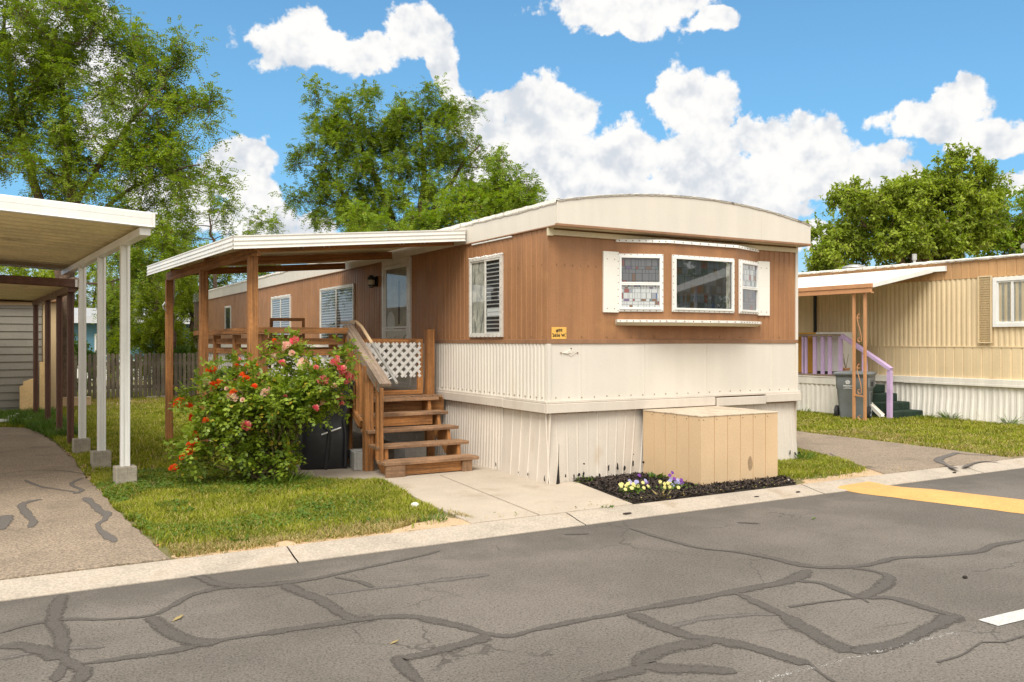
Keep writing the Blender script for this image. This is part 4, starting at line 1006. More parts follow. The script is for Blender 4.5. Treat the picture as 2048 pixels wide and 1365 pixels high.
for z, d, tgt in ((1.697, .052, SIL), (2.566, .0245, HDT)):
    b = MB()
    for (o, a, n, L) in facets:
        m = 8
        for k in range(m):
            c = o + a * (L * (k + .5) / m) + n * d + Vector((0, 0, z)); u = a * .006; v = Vector((0, 0, .006)); b.prism([c - u - v, c + u - v, c + u + v, c - u + v], n * .0035)
    into(b, tgt, M['screwhead'])
for (xa, xb) in ((5.445, 5.645), (7.732, 7.925)):
    b = MB(); b.box(xa, HY0 - .028, 1.787, xb, HY0 - .004, 2.442); sh = b.build('shutter', M['shutter'], home, bevel=.003)
    b = MB()
    for dx in (.045, .14):
        for z in (1.83, 2.36): b.lathe((xa + dx, HY0 - .0275, z), [(.006, 0), (.006, -.004), (.002, -.006)], 6, 'y')
    into(b, sh, M['screwhead'])
# address plate
sg = thing('address_sign', 'small tan address plate lettered #88 2656 W. on the brown front corner', 'sign', (4.886, HY0 - .006, 1.562))
b = MB(); b.box(-.092, -.006, -.062, .092, 0, .062); PLT = b.build('plate', M['signface'], sg, bevel=.004, world=False)
for txt, z, sz in (('#88', .026, .046), ('2656 W.', -.024, .043)):
    me = text_mesh(txt, sz, .0011, 1.08)
    o = link('lettering', me, M['ink'], sg); o.rotation_euler = (RAD(90), 0, 0); o.location = (0, -.0075, z)
b = MB()
for x in (-.082, .082): b.lathe((x, -.006, -.005), [(.005, 0), (.005, -.003)], 6, 'y')
b.v = [(x + sg.location.x, y + sg.location.y, z + sg.location.z) for x, y, z in b.v]; into(b, PLT, M['rust'])

# ------------------------------------------------------------------ tan cover box in the mulch bed
bxr = thing('utility_cover', 'tan grooved plywood cover box standing in dark mulch by the front skirting', 'cover box', (5.968, 6.52, 0))
x0, x1, y0, y1, zt = 5.968, 7.05, 6.52, 7.44, .715
b = MB(); pr = []
def grooved(a0, a1, n):
    out = [(a0, 0)]; w = (a1 - a0) / n
    for k in range(1, n): c = a0 + w * k; out += [(c - .006, 0), (c - .004, .009), (c + .004, .009), (c + .006, 0)]
    out.append((a1, 0)); return out
b.sheet([Vector((s, y0 + d, 0)) for s, d in grooved(x0, x1, 6)], (0, 0, .005), (0, 0, zt)); FPN = b.build('front_panel', M['tan'], bxr)
b = MB(); b.sheet([Vector((x0 + d, s, 0)) for s, d in grooved(y0, y1, 5)], (0, 0, .005), (0, 0, zt)); SPN = b.build('side_panel', M['tan'], bxr); b = MB(); b.sheet([Vector((x1 - d, s, 0)) for s, d in grooved(y0, y1, 5)], (0, 0, .005), (0, 0, zt)); b.build('side_panel', M['tan'], bxr)
b = MB(); b.box(x0 - .006, y0 - .006, zt, x1 + .006, y1, zt + .012); b.build('lid', M['tantop'], bxr, bevel=.003)
b = MB()
for k in range(6):
    for z in (.05, .685): b.lathe((x0 + .03 + k * .18, y0 - .001, z), [(.006, 0), (.006, -.003)], 6, 'y')
into(b, FPN, M['screwhead']); b = MB()
for k in range(5):
    for z in (.05, .685): b.lathe((x0 - .001, y0 + .03 + k * .184, z), [(.006, 0), (.006, -.003)], 6, 'x')
into(b, SPN, M['screwhead'])
b = MB(); r = random.Random(6); b.prism([(6.645 + .034 * math.cos(t / 14 * 6.283) * r.uniform(.85, 1.1), y0 - .0006, .20 + .075 * math.sin(t / 14 * 6.283) * r.uniform(.9, 1.1)) for t in range(14)], (0, -.001, 0)); b.build('stain', M['stainspot'], bxr)
b = MB(); b.box(x0 + .02, y0 + .02, 0, x1 - .02, y1, zt - .002); b.build('core', M['dark'], bxr)

# ------------------------------------------------------------------ porch roof on three posts
FL, FR, RR, RL = Vector((1.97, 9.2, 2.575)), Vector((4.715, 9.28, 2.826)), Vector((4.715, 13.75, 2.826)), Vector((1.685, 13.6, 2.575))
pr_ = thing('porch_roof', 'white ribbed metal porch roof on rust stained wooden posts beside the brown home', 'porch roof', (2.243, 9.53, 0))
def bil(u, v): return FL.lerp(FR, u).lerp(RL.lerp(RR, u), v)
b = MB(); N = 46; prof0 = []
vs_ = []
for k in range(N):
    for dv, dz in ((0, 0), (.35, 0), (.42, -.024), (.58, -.024), (.65, 0)): vs_.append(((k + dv) / N, dz))
vs_.append((1, 0)); i = len(b.v)
for v_, dz in vs_:
    for u in (0, 1): b.v.append(tuple(bil(u, v_) + Vector((0, 0, dz - .02))))
for k in range(len(vs_) - 1): b.face((i + 2 * k, i + 2 * k + 1, i + 2 * k + 3, i + 2 * k + 2))
b.build('roof_panel', M['underpanel'], pr_)
b = MB()
i = len(b.v)
b.quad([bil(0, 0), bil(1, 0), bil(1, 1), bil(0, 1)]); b.build('roof_top', M['panelwhite'], pr_)
b = MB()
def fasc(p, q, nrm):
    h = .135; pf = []
    for k, (dz, d) in enumerate(((0, 0), (0, .012), (-.012, .012), (-.014, .004), (-.045, .006), (-.047, .012), (-.058, .012), (-.06, .004), (-.09, .006), (-.092, .012), (-.104, .012), (-.106, .004), (-.13, .004), (-.135, .016), (-.142, .016), (-.142, 0))):
        pf.append(Vector((0, 0, dz + .004)) + nrm * d)
    b.sheet(pf, p, q)
fasc(FL, FR, Vector((0, -1, 0))); fasc(RL, FL, Vector((-1, 0, 0)))
b.quad([FL + Vector((-.012, -.012, 0)), FL + Vector((-.012, -.012, -.14)), FL + Vector((.004, .004, -.14)), FL + Vector((.004, .004, 0))])
b.build('roof_fascia', M['panelwhite'], pr_)
PP = [Vector((2.243, 9.53, 0)), Vector((2.11, 11.6, 0)), Vector((1.98, 13.58, 0))]; tops = [2.405, 2.395, 2.385]
for p, t in zip(PP, tops):
    b = MB(); b.box(p.x - .05, p.y - .05, -.02, p.x + .05, p.y + .05, t); b.build('post', M['wood'], pr_, bevel=.005)
b = MB(); b.bar((2.258, 9.30, 2.45), (1.965, 13.62, 2.43), .045, .12); b.build('beam', M['wood'], pr_, bevel=.003)
def raft(va, h, label):
    p = bil(.09, va) + Vector((0, 0, -.115)); q = bil(.985, va) + Vector((0, 0, -.115))
    b = MB(); b.bar(p, q, .042, h); b.build('rafter', M['wood'], pr_, bevel=.003)
for va in (.055, .5, .95): raft(va, .10, '')
b = MB()
for x in (2.72, 2.78, 3.02, 3.08, 3.95, 4.0, 4.22, 4.27):
    u = (x - 1.97) / 2.745; c = bil(u, .055); b.box(x - .008, c.y - .03, c.z - .135, x + .008, c.y - .0215, c.z - .075)
b.build('rafter_clip', M['steel'], pr_)
b = MB(); b.tube([(1.92, 13.5, 2.02), (1.91, 13.5, 2.05), (1.88, 13.5, 2.0), (1.9, 13.5, 1.95), (1.93, 13.5, 1.93)], .012, 6); b.build('cleat', M['steel'], pr_)

# ------------------------------------------------------------------ deck with its railings
dk = thing('wooden_deck', 'rust stained wooden deck with board railings and white lattice beside the door', 'deck', (2.44, 9.95, 0))
DX0, DX1, DY0, DY1, DZ = 2.44, 4.72, 9.95, 13.75, .80
b = MB(); y = DX0
while y < DX1 - .05: b.box(y, DY0 - .12, DZ - .03, y + .132, DY1, DZ); y += .14
b.build('deck_board', M['tread'], dk, bevel=.003)
b = MB(); b.box(DX0, DY0 - .06, DZ - .2, DX1, DY0 - .02, DZ - .032); b.box(DX0 - .04, DY0 - .06, DZ - .2, DX0 - .001, DY1, DZ - .032); b.box(DX0, DY1 - .04, DZ - .2, DX1, DY1 - .001, DZ - .032); b.build('rim_joist', M['wood'], dk, bevel=.003)
for (px, py) in ((DX0 + .02, DY0), (3.47, DY0), (2.46, 11.3), (2.46, 12.55), (2.46, DY1 - .05), (3.42, DY0 + .4)):
    b = MB(); b.box(px - .045, py - .045, 0, px + .045, py + .045, 1.56); b.build('railing_post', M['wood'], dk, bevel=.004)
def rail(p, q, w, h):
    b = MB(); b.bar(p, q, w, h); b.build('rail', M['wood'], dk, bevel=.004)
yf = DY0 - .06; xf = DX0 - .04
rail((DX0 - .06, yf, 1.603), (3.44, yf, 1.603), .10, .07); rail((xf, DY0 - .005, 1.603), (xf, 11.6, 1.603), .10, .07); rail((xf, 11.605, 1.600), (xf, DY1, 1.600), .10, .07)
for z, h in ((1.475, .075), (1.345, .07), (.90, .09)):
    rail((DX0 + .07, DY0, z), (3.42, DY0, z), .035, h); rail((2.46, DY0 + .05, z), (2.46, DY1 - .1, z), .035, h)
rail((DX0 + .2, DY1 - .02, 1.475), (DX1 - .05, DY1 - .02, 1.475), .035, .075); rail((DX0 + .2, DY1 - .02, 1.345), (DX1 - .05, DY1 - .02, 1.345), .035, .07)
def lattice(parent, o, a, L, z0, z1, pitch=.115, w=.036, name='lattice_panel', mat_=None):
    a = Vector(a); n = Vector((a.y, -a.x, 0)); b = MB(); H = z1 - z0
    for sgn, off in ((1, .004), (-1, -.004)):
        c = -H
        while c < L + H:
            s0, t0, s1, t1 = c, 0.0, c + H, H          # 45 degree strip clipped to the panel
            if s0 < 0: t0 -= s0; s0 = 0.0
            if s1 > L: t1 -= (s1 - L); s1 = L
            if s1 - s0 > .02:
                za, zb = (z0 + t0, z0 + t1) if sgn > 0 else (z1 - t0, z1 - t1)
                p = Vector(o) + a * s0 + Vector((0, 0, za)) + n * off; q = Vector(o) + a * s1 + Vector((0, 0, zb)) + n * off
                b.bar(p, q, .006, w, up=n.cross((q - p).normalized()))
            c += pitch
    return b.build(name, mat_ or M['lattice'], parent)
lattice(dk, (DX0 + .07, DY0 + .02, 0), (1, 0, 0), .93, .94, 1.32)
lattice(dk, (2.475, DY0 + .05, 0), (0, 1, 0), 3.65, .94, 1.32); lattice(dk, (2.475, DY0 + .05, 0), (0, 1, 0), 3.65, .30, .86)
# white lattice gate at the head of the stairs and the tall post it hangs from
gt = thing('lattice_gate', 'white lattice gate in a brown wood frame at the stair head', 'gate', (3.70, 10.06, DZ))
gx0, gx1, gy = 3.66, 4.50, 10.06
lattice(gt, (gx0 + .02, gy - .022, 0), (1, 0, 0), gx1 - gx0 - .06, 1.03, 1.455, .118, .038)
b = MB(); b.bar((gx0, gy, 1.48), (gx1, gy, 1.48), .04, .06); b.bar((gx1 - .035, gy, .86), (gx1 - .035, gy, 1.449), .04, .075, up=(1, 0, 0)); b.bar((gx0 + .03, gy, .86), (gx0 + .03, gy, 1.449), .04, .06, up=(1, 0, 0)); b.bar((gx0, gy, .835), (gx1, gy, .835), .04, .05)
b.build('gate_frame', M['wood'], gt, bevel=.003)
b = MB(); b.box(4.535, 9.98, 0, 4.635, 10.08, 1.63); b.build('railing_post', M['wood'], dk, bevel=.005)

# ------------------------------------------------------------------ stairs
st = thing('wooden_stairs', 'worn wooden porch stairs with open treads and a grey sloping handrail', 'stairs', (3.45, 8.6, 0))
TY = [8.62, 8.87, 9.14, 9.42, 9.69]; TZ = [.177, .325, .475, .63, .785]; SX0, SX1 = 3.42, 4.56
for y, z in zip(TY, TZ):
    b = MB(); b.box(SX0, y, z - .038, SX1, y + .125, z); b.box(SX0 + .004, y + .131, z - .038, SX1 - .006, y + .26, z - .002); b.build('tread', M['tread'], st, bevel=.006)
for x in (SX0 + .11, SX1 - .14):
    b = MB()
    pts = [(x, 8.66, .012)]
    for y, z in zip(TY, TZ): pts += [(x, y + .03, z - .039), (x, y + .27, z - .039)]
    pts += [(x, 9.93, .60), (x, 9.0, .012)]
    b.prism(pts, (.04, 0, 0)); b.build('stringer', M['wood'], st, bevel=.003)
b = MB(); b.box(SX0 + .05, 8.68, .02, SX1 - .12, 8.72, .137); b.build('kick_board', M['wood'], st, bevel=.003)
b = MB(); b.box(SX0 + .02, 8.63, .01, SX0 + .24, 8.678, .137); b.build('foot_block', M['tread'], st, bevel=.004); b = MB(); b.box(SX1 - .2, 8.64, .01, SX1 - .08, 8.678, .137); b.build('foot_block', M['tread'], st, bevel=.004)
b = MB(); b.box(SX0 + .1, 9.72, .45, SX1 - .1, 9.76, .59).box(SX0 + .1, 9.45, .48, SX1 - .2, 9.48, .59); b.build('riser_board', M['wood'], st, bevel=.003)
hr0, hr1 = Vector((3.49, 10.0, 1.66)), Vector((3.49, 8.78, 1.0))
b = MB(); b.bar(hr0, hr1, .135, .04); b.build('handrail', M['wood_grey'], st, bevel=.006)
b = MB(); b.bar(hr0 + Vector((-.045, 0, -.066)), hr1 + Vector((-.045, .03, -.05)), .035, .085); b.build('under_rail', M['wood_grey'], st, bevel=.004)
b = MB(); b.bar((3.40, 10.06, 1.70), (3.58, 10.04, 1.70), .14, .035); b.build('rail_cap', M['wood_grey'], st, bevel=.006)
b = MB(); b.box(3.415, 9.2, .008, 3.515, 9.3, 1.20); b.build('newel_post', M['wood'], st, bevel=.005)
def rz(y): return hr1.z + (y - hr1.y) / (hr0.y - hr1.y) * (hr0.z - hr1.z)
for y in (8.78, 8.90, 9.44, 9.55, 9.66, 9.77, 9.88):
    zb = .16 if y < 9 else .50 + (y - 9.4) * .45
    b = MB(); b.box(3.425, y - .018, zb, 3.46, y + .018, rz(y) - .03); b.build('baluster', M['wood'], st, bevel=.003)
b = MB(); b.bar((3.42, 9.35, .53), (3.42, 9.98, .83), .04, .09); b.build('side_board', M['wood'], st, bevel=.003)
b = MB(); b.tube([(3.55, 10.06, 1.715), (3.60, 10.0, 1.71), (3.63, 9.9, 1.65), (3.63, 9.55, 1.45)], .02, 8); b.build('pipe_rail', M['tan'], st, smooth=True)
b = MB(); b.tube([(3.63, 9.55, 1.45), (3.63, 8.86, 1.055), (3.63, 8.80, 1.02)], .018, 8); b.tube([(3.63, 9.2, 1.25), (3.56, 9.2, 1.22)], .008, 6); b.tube([(3.63, 8.9, 1.08), (3.56, 8.9, 1.05)], .008, 6); b.build('pipe_rail', M['steel'], st, smooth=True)
# concrete block beside the newel and one under the treads
def cinder(label, loc, rz_, L=.39, Wd=.19, Hh=.19, holes=True, material='cinder'):
    t = thing('concrete_block', label, 'concrete block', loc, rz_)
    b = MB()
    if holes:
        w = .032; b.box(-L / 2, -Wd / 2, 0, L / 2, -Wd / 2 + w, Hh); b.box(-L / 2, Wd / 2 - w, 0, L / 2, Wd / 2, Hh)
        for x in (-L / 2, -w / 2, L / 2 - w): b.box(x, -Wd / 2 + w, 0, x + w, Wd / 2 - w, Hh)
    else:
        b.box(-L / 2, -Wd / 2, 0, L / 2, Wd / 2, Hh)
    b.build('block', M[material], t, bevel=.006, world=False)
    return t
cinder('grey hollow concrete block between the black bin and the stair post', (3.46, 9.46, .012), RAD(80), .34, .22, .205)
cinder('grey concrete block in the shade under the stair treads', (4.2, 9.75, .012), RAD(25))

# patio chair on the deck: wooden frame seen over the rail
ch = thing('patio_chair', 'brown wooden chair frame standing on the deck behind the railing', 'chair', (3.35, 11.9, DZ))
R3 = Vector((.93, -.36, 0)); F3 = Vector((.36, .93, 0)); c = Vector((3.25, 11.9, DZ))
b = MB()
for s in (-.24, .24):
    b.bar(c + R3 * s + F3 * .1 + Vector((0, 0, .0)), c + R3 * s * .92 - F3 * .28 * -1 + Vector((0, 0, .98)), .04, .04)
b.bar(c + R3 * -.24 + F3 * .28 + Vector((0, 0, .985)), c + R3 * .24 + F3 * .28 + Vector((0, 0, .985)), .04, .045)
for z in (.5, .62, .74): b.bar(c + R3 * -.22 + F3 * .2 + Vector((0, 0, z)), c + R3 * .22 + F3 * .2 + Vector((0, 0, z)), .02, .06)
b.build('backrest', M['wood'], ch, bevel=.003)
b = MB()
for k in range(5): b.bar(c + R3 * -.26 + F3 * (.1 - k * .1) + Vector((0, 0, .42)), c + R3 * .26 + F3 * (.1 - k * .1) + Vector((0, 0, .42)), .085, .02)
b.build('seat', M['wood'], ch, bevel=.003)
for s in (-.25, .25):
    b = MB(); b.bar(c + R3 * s + F3 * -.36, c + R3 * s + F3 * -.34 + Vector((0, 0, .6)), .04, .04); b.build('leg', M['wood'], ch, bevel=.003)
    b = MB(); b.bar(c + R3 * s + F3 * -.4 + Vector((0, 0, .61)), c + R3 * s + F3 * .2 + Vector((0, 0, .61)), .06, .02); b.build('armrest', M['wood'], ch, bevel=.003)
# ------------------------------------------------------------------ carports on the left
def channel_post(b, x, y, z0, z1, w, d):
    b.box(x - w / 2, y - d / 2, z0, x - w * .18, y + d / 2, z1); b.box(x + w * .18, y - d / 2, z0, x + w / 2, y + d / 2, z1)
    b.box(x - w * .1799, y - d * .32, z0, x + w * .1799, y + d * .38, z1)
cpA = RAD(3.9)
cp = thing('carport', 'white metal carport with ribbed roof on three white posts', 'carport', (.98, 9.65, 0), cpA)
def zt_(x): return 2.53 + (.12 - x) * .046
def carport_roof(parent, x0, x1, y0, y1, zf, th, sheetmat, edgemat, rib=.30, beam=True):
    b = MB(); pts = []; y = y0 + .03
    while y < y1 - .05:
        for dv, dz in ((0, 0), (.14, 0), (.155, -.022), (.205, -.022), (.22, 0)): pts.append((y + dv, dz))
        y += rib
    pts.append((y1 - .02, 0)); i = len(b.v)
    for yy, dz in pts:
        for x in (x0, x1): b.v.append((x, yy, zf(x) + .045 + dz))
    for k in range(len(pts) - 1): b.face((i + 2 * k, i + 2 * k + 1, i + 2 * k + 3, i + 2 * k + 2))
    b.build('roof_panel', sheetmat, parent, world=False)
    b = MB(); b.quad([(x0, y0, zf(x0) + th * .85), (x1, y0, zf(x1) + th * .85), (x1, y1, zf(x1) + th * .85), (x0, y1, zf(x0) + th * .85)]); b.build('roof_top', edgemat, parent, world=False)
    b = MB()
    def fb(p, q, nrm):
        pf = [Vector((0, 0, z)) + Vector(nrm) * d for z, d in ((th, 0), (th, .02), (th - .012, .024), (th * .55, .024), (th * .54, .020), (th * .52, .024), (.012, .024), (0, .03), (-.006, .02), (-.006, -.02))]
        b.sheet(pf, p, q)
    fb((x0, y0, zf(x0)), (x1, y0, zf(x1)), (0, -1, 0)); fb((x1, y0, zf(x1)), (x1, y1, zf(x1)), (1, 0, 0)); fb((x0, y1, zf(x0)), (x1, y1, zf(x1)), (0, 1, 0)); fb((x0, y0, zf(x0)), (x0, y1, zf(x0)), (-1, 0, 0))
    b.quad([(x1 - .004, y0 - .024, zf(x1)), (x1 + .024, y0 - .024, zf(x1)), (x1 + .024, y0 - .024, zf(x1) + th), (x1 - .004, y0 - .024, zf(x1) + th)])
    b.quad([(x1 + .0242, y0 - .024, zf(x1)), (x1 + .0242, y0 + .01, zf(x1)), (x1 + .0242, y0 + .01, zf(x1) + th), (x1 + .0242, y0 - .024, zf(x1) + th)])
    b.build('roof_fascia', edgemat, parent, world=False)
carport_roof(cp, -3.9, .045, -1.09, 4.85, zt_, .135, M['underpanel'], M['white'])
b = MB(); b.box(-.055, -1.06, 2.46, .04, 4.8, 2.5325); b.build('beam', M['white'], cp, world=False, bevel=.004)
for x_, y_ in ((0, 0), (0, 1.49), (0, 3.06)):
    b = MB(); channel_post(b, x_, y_, .19, 2.46, .088, .07); b.build('post', M['white'], cp, world=False, bevel=.003)
for (x, y, hgt, lab) in ((.98, 9.65, .205, 'rough concrete footing block under the frontmost white carport post'), (.87, 11.135, .205, 'rough concrete footing block under the middle white carport post'), (.76, 12.70, .2, 'rough concrete footing block under the rearmost white carport post')):
    t = thing('footing_block', lab, 'concrete block', (x, y, -.01), cpA, 'footing blocks under the white carport posts')
    b = MB(); b.box(-.1, -.1, 0, .1, .1, hgt); b.build('block', M['block'], t, world=False, bevel=.008)
cb = thing('carport', 'low brown steel carport on four dark brown posts behind the white one', 'carport', (.685, 13.76, 0), RAD(3.75))
def zb_(x): return 2.235 + (.1 - x) * .03
carport_roof(cb, -3.6, .11, -.22, 5.35, zb_, .11, M['underpanel'], M['brownsteel'])
b = MB(); b.box(-.05, -.2, 2.17, .05, 5.3, 2.25); b.build('beam', M['brownsteel'], cb, world=False)
for y_ in (0, 1.34, 3.02, 5.18):
    b = MB(); channel_post(b, 0, y_, -.02, 2.17, .085, .075); b.build('post', M['brownsteel'], cb, world=False, bevel=.003)
b = MB(); b.box(.03, -.255, 2.24, .06, -.245, 2.345); b.build('roof_bracket', M['white'], cb, world=False)
# grey lap-sided shed
sh = thing('garden_shed', 'grey lap sided shed with a tan corner behind the brown carport', 'shed', (.5, 20, 0))
b = MB(); z = 0.0; k = 0
pf = []
while z < 2.28: pf += [Vector((0, 19.86 - .022, z + .004)), Vector((0, 19.86 - .006, z + .148))]; z += .152
b.sheet(pf, (-3.5, 0, 0), (.47, 0, 0)); b.build('lap_siding', M['greyshed'], sh)
b = MB(); b.box(-3.5, 19.88, 0, .74, 23, 2.27); b.build('wall', M['tanwall'], sh)
b = MB(); b.box(.49, 19.85, .02, .60, 19.879, 2.38).box(.605, 19.855, .02, .765, 19.8789, 2.36); b.build('corner_board', M['tanwall'], sh, bevel=.003)
b = MB(); b.box(-3.6, 19.7, 2.28, .85, 23.1, 2.36); b.build('roof', M['brown_trim'], sh)
b = MB(); b.box(-3.5, 19.835, 2.2, .47, 19.8379, 2.265); b.build('frieze_board', M['tanwall'], sh)
def leaning(label, px_pts, y0, th, lean, material='plywood'):
    t = thing('plywood_sheet', label, 'plywood', (px_pts[0][0], y0, 0), 0, 'plywood sheets against the shed')
    b = MB(); b.prism([(x, y0 + lean * z, z) for x, z in px_pts], (0, -th, 0)); b.build('sheet', M[material], t); return t
leaning('low plywood sheet with a torn stepped top leaning on the grey shed', [(.08, -.01), (.40, -.01), (.40, .76), (.14, .67), (.14, .60), (.08, .58)], 19.55, .014, .3)
leaning('tall narrow plywood strip with a split edge leaning on the shed corner', [(.42, -.01), (.60, -.01), (.54, .6), (.53, 1.06), (.43, 1.06)], 19.6, .014, .18)
pl = thing('white_plank', 'white broken plank lying in the grass by the end of the driveway', 'plank', (-.1, 17.6, .05), RAD(5))
b = MB(); b.prism([(-.35, -.04, 0), (.33, -.05, .01), (.38, .05, .03), (-.33, .06, .02)], (0, 0, .035)); b.build('plank', M['white'], pl, world=False, bevel=.006)
pj = thing('plastic_jug', 'small white plastic jug dropped on the grass behind the white plank', 'jug', (-.02, 17.95, .0), .6)
b = MB(); b.lathe((0, 0, 0.07), [(.04, -.13), (.065, -.12), (.07, 0), (.05, .06), (.022, .09), (.022, .13)], 12, 'x'); b.build('body', M['white'], pj, world=False, smooth=True)
b = MB(); b.tube([(.03, 0, .135), (.05, 0, .165), (.09, 0, .16), (.1, 0, .12)], .008, 6); b.build('handle', M['white'], pj, world=False)
# stack block beside the big tree
tb = thing('wooden_trough', 'pale wooden box lying at the foot of the big tree by the fence', 'wooden box', (1.17, 21.55, 0), RAD(2))
b = MB()
for k in range(5): b.box(-.3 + k * .122, -.12, .03, -.3 + k * .122 + .118, -.10, .2)
b.box(-.3, -.0999, .03, -.28, .12, .2).box(.29, -.0999, .03, .31, .12, .2).box(-.3, -.13, .2, .31, .12, .225).box(-.4, -.1, .0, -.37, .1, .42)
b.build('box', M['tan'], tb, world=False, bevel=.003)

# picket fence
fe = thing('picket_fence', 'long weathered grey picket fence across the back lawn', 'fence', (2.6, 24.1, 0))
b = MB(); r = random.Random(8); x = -1.0
while x < 5.4:
    w = .082 * r.uniform(.9, 1.05); h = 1.16 + r.uniform(-.02, .02); dx = r.uniform(-.008, .008)
    b.prism([(x, 24.1, .03), (x + w, 24.1, .03), (x + w + dx, 24.1, h - .03), (x + w * .8 + dx, 24.1, h), (x + w * .2 + dx, 24.1, h), (x + dx, 24.1, h - .03)], (0, .018, 0)); x += .108
b.build('pickets', M['fence'], fe)
b = MB(); b.box(-1, 24.12, .25, 5.4, 24.16, .34).box(-1, 24.12, .85, 5.4, 24.16, .94); b.build('rail', M['fence'], fe)
for x in (-.9, 1.25, 3.4, 5.3):
    b = MB(); b.box(x, 24.165, 0, x + .1, 24.26, 1.1); b.build('post', M['fence'], fe)
cinder('pale stone block lying in front of the picket fence, left of two', (3.05, 23.75, -.04), .4, .24, .14, .1, False, 'block')
cinder('pale stone block lying in front of the picket fence, right of two', (3.36, 23.8, -.04), -.2, .2, .13, .1, False, 'block')
# blue house beyond the fence
bh = thing('blue_house', 'pale blue house with a grey roof beyond the picket fence', 'house', (4, 38, 0))
b = MB(); b.box(1.0, 36, 0, 6.3, 44, 2.15); b.build('wall', M['blue_wall'], bh)
b = MB(); b.hexa([(.7, 35.6, 2.15), (6.6, 35.6, 2.15), (6.6, 44.4, 2.15), (.7, 44.4, 2.15), (.7, 35.9, 2.42), (6.6, 35.9, 2.42), (6.6, 44, 3.0), (.7, 44, 3.0)]); b.build('roof', M['grey_roof'], bh)
b = MB(); b.box(2.6, 35.93, .9, 3.7, 35.995, 1.75); wn_ = b.build('window', M['white'], bh)
b = MB(); b.box(2.66, 35.92, .96, 3.64, 35.929, 1.69); b.build('pane', M['glass_dark'], wn_)
b = MB(); b.box(2.9, 37.2, 2.5, 3.1, 37.4, 2.86); b.build('chimney', M['orange'], bh)
b = MB(); b.box(.98, 35.95, .0, 6.32, 35.99, .75); b.build('base_wall', M['white'], bh)

# ------------------------------------------------------------------ wheelie bins
def lidded_bin(name, label, loc, rotz, W_, D_, Ht, material, handle_label):
    t = thing(name, label, 'wheelie bin', loc, rotz)
    b = MB()
    def ring(z, w, d, r_): 
        pts = []
        for cx_, cy_, a0 in ((w / 2 - r_, d / 2 - r_, 0), (-w / 2 + r_, d / 2 - r_, 90), (-w / 2 + r_, -d / 2 + r_, 180), (w / 2 - r_, -d / 2 + r_, 270)):
            for k in range(5): a = RAD(a0 + k * 22.5); pts.append((cx_ + r_ * math.cos(a), cy_ + r_ * math.sin(a), z))
        return pts
    return t, b, ring
def loft(b, rings):
    i = len(b.v); n = len(rings[0])
    for rg in rings: b.v += rg
    for k in range(len(rings) - 1):
        for q in range(n): e = i + k * n; r2 = (q + 1) % n; b.face((e + q, e + r2, e + n + r2, e + n + q))
    b.face([i + q for q in range(n)][::-1]); e = i + (len(rings) - 1) * n; b.face([e + q for q in range(n)])
# black bin by the stairs
bb, b, ring = lidded_bin('wheelie_bin', 'black wheelie bin standing between the rose bush and the stairs', (3.13, 9.83, .012), RAD(-16), .6, .66, 1.05, 'black_plastic', '')
loft(b, [ring(0, .52, .50, .08), ring(.03, .545, .53, .1), ring(.45, .59, .58, .11), ring(.5, .575, .565, .11), ring(.78, .615, .60, .1), ring(.80, .655, .635, .06), ring(.955, .665, .645, .06), ring(.96, .69, .67, .05), ring(.985, .69, .67, .05)])
b.build('body', M['black_plastic'], bb, world=False, smooth=True)
b = MB(); loft(b, [ring(.986, .70, .68, .05), ring(1.005, .70, .68, .06), ring(1.03, .6, .58, .1), ring(1.05, .5, .48, .1), ring(1.053, .3, .3, .1)]); b.build('lid', M['black_plastic'], bb, world=False, smooth=True)
b = MB(); b.tube([(-.03, -.30, .40), (.19, -.30, .475)], .011, 8); b.build('lift_bar', M['steel'], bb, world=False)
b = MB()
for pts in ([(.02, -.275, .0), (.05, -.292, .3), (.06, -.30, .44), (.0, -.3, .5)], [(.24, -.272, .02), (.245, -.29, .4), (.225, -.3, .55), (.25, -.3, .72)]): b.tube(pts, .022, 8)
b.tube([(-.27, -.326, .82), (.25, -.326, .82), (.29, -.326, .86), (.295, -.328, .95)], .006, 6)
for x in (-.1, .02, .13): b.tube([(x, -.324, .83), (x, -.328, .945)], .004, 5)
b.build('moulding', M['black_plastic'], bb, world=False, smooth=True)
b = MB(); b.tube([(-.22, .34, .97), (-.22, .39, 1.0), (.22, .39, 1.0), (.22, .34, .97)], .016, 8); b.build('handle', M['black_plastic'], bb, world=False)
for s in (-1, 1):
    b = MB(); b.lathe((s * .29, .27, .11), [(.03, -.03), (.115, -.025), (.12, 0), (.115, .025), (.03, .03)], 18, 'x'); b.build('wheel', M['rubber'], bb, world=False, smooth=True)
# grey bin at the neighbour's
gb, b, ring = lidded_bin('wheelie_bin', "grey wheelie bin with a white flower logo by the neighbour's purple stairs", (14.02, 11.02, 0), RAD(-62), .6, .7, 1.0, 'grey_plastic', '')
loft(b, [ring(0, .47, .55, .04), ring(.02, .48, .56, .05), ring(.56, .56, .66, .05), ring(.58, .585, .685, .05), ring(.80, .60, .70, .05), ring(.81, .63, .74, .04), ring(.84, .63, .74, .04)])
b.build('body', M['grey_plastic'], gb, world=False, smooth=True)
b = MB(); loft(b, [ring(.841, .68, .80, .05), ring(.865, .69, .81, .05), ring(.885, .64, .76, .06), ring(.90, .4, .5, .1)]); b.build('lid', M['grey_plastic'], gb, world=False, smooth=True)
b = MB()
b.box(.285, -.36, .60, .31, -.20, .79).box(.285, .2, .60, .31, .34, .79).box(.285, -.1999, .72, .305, .1999, .79).box(.262, -.1, .20, .285, .1, .52)
b.build('moulding', M['grey_plastic'], gb, world=False, bevel=.01)
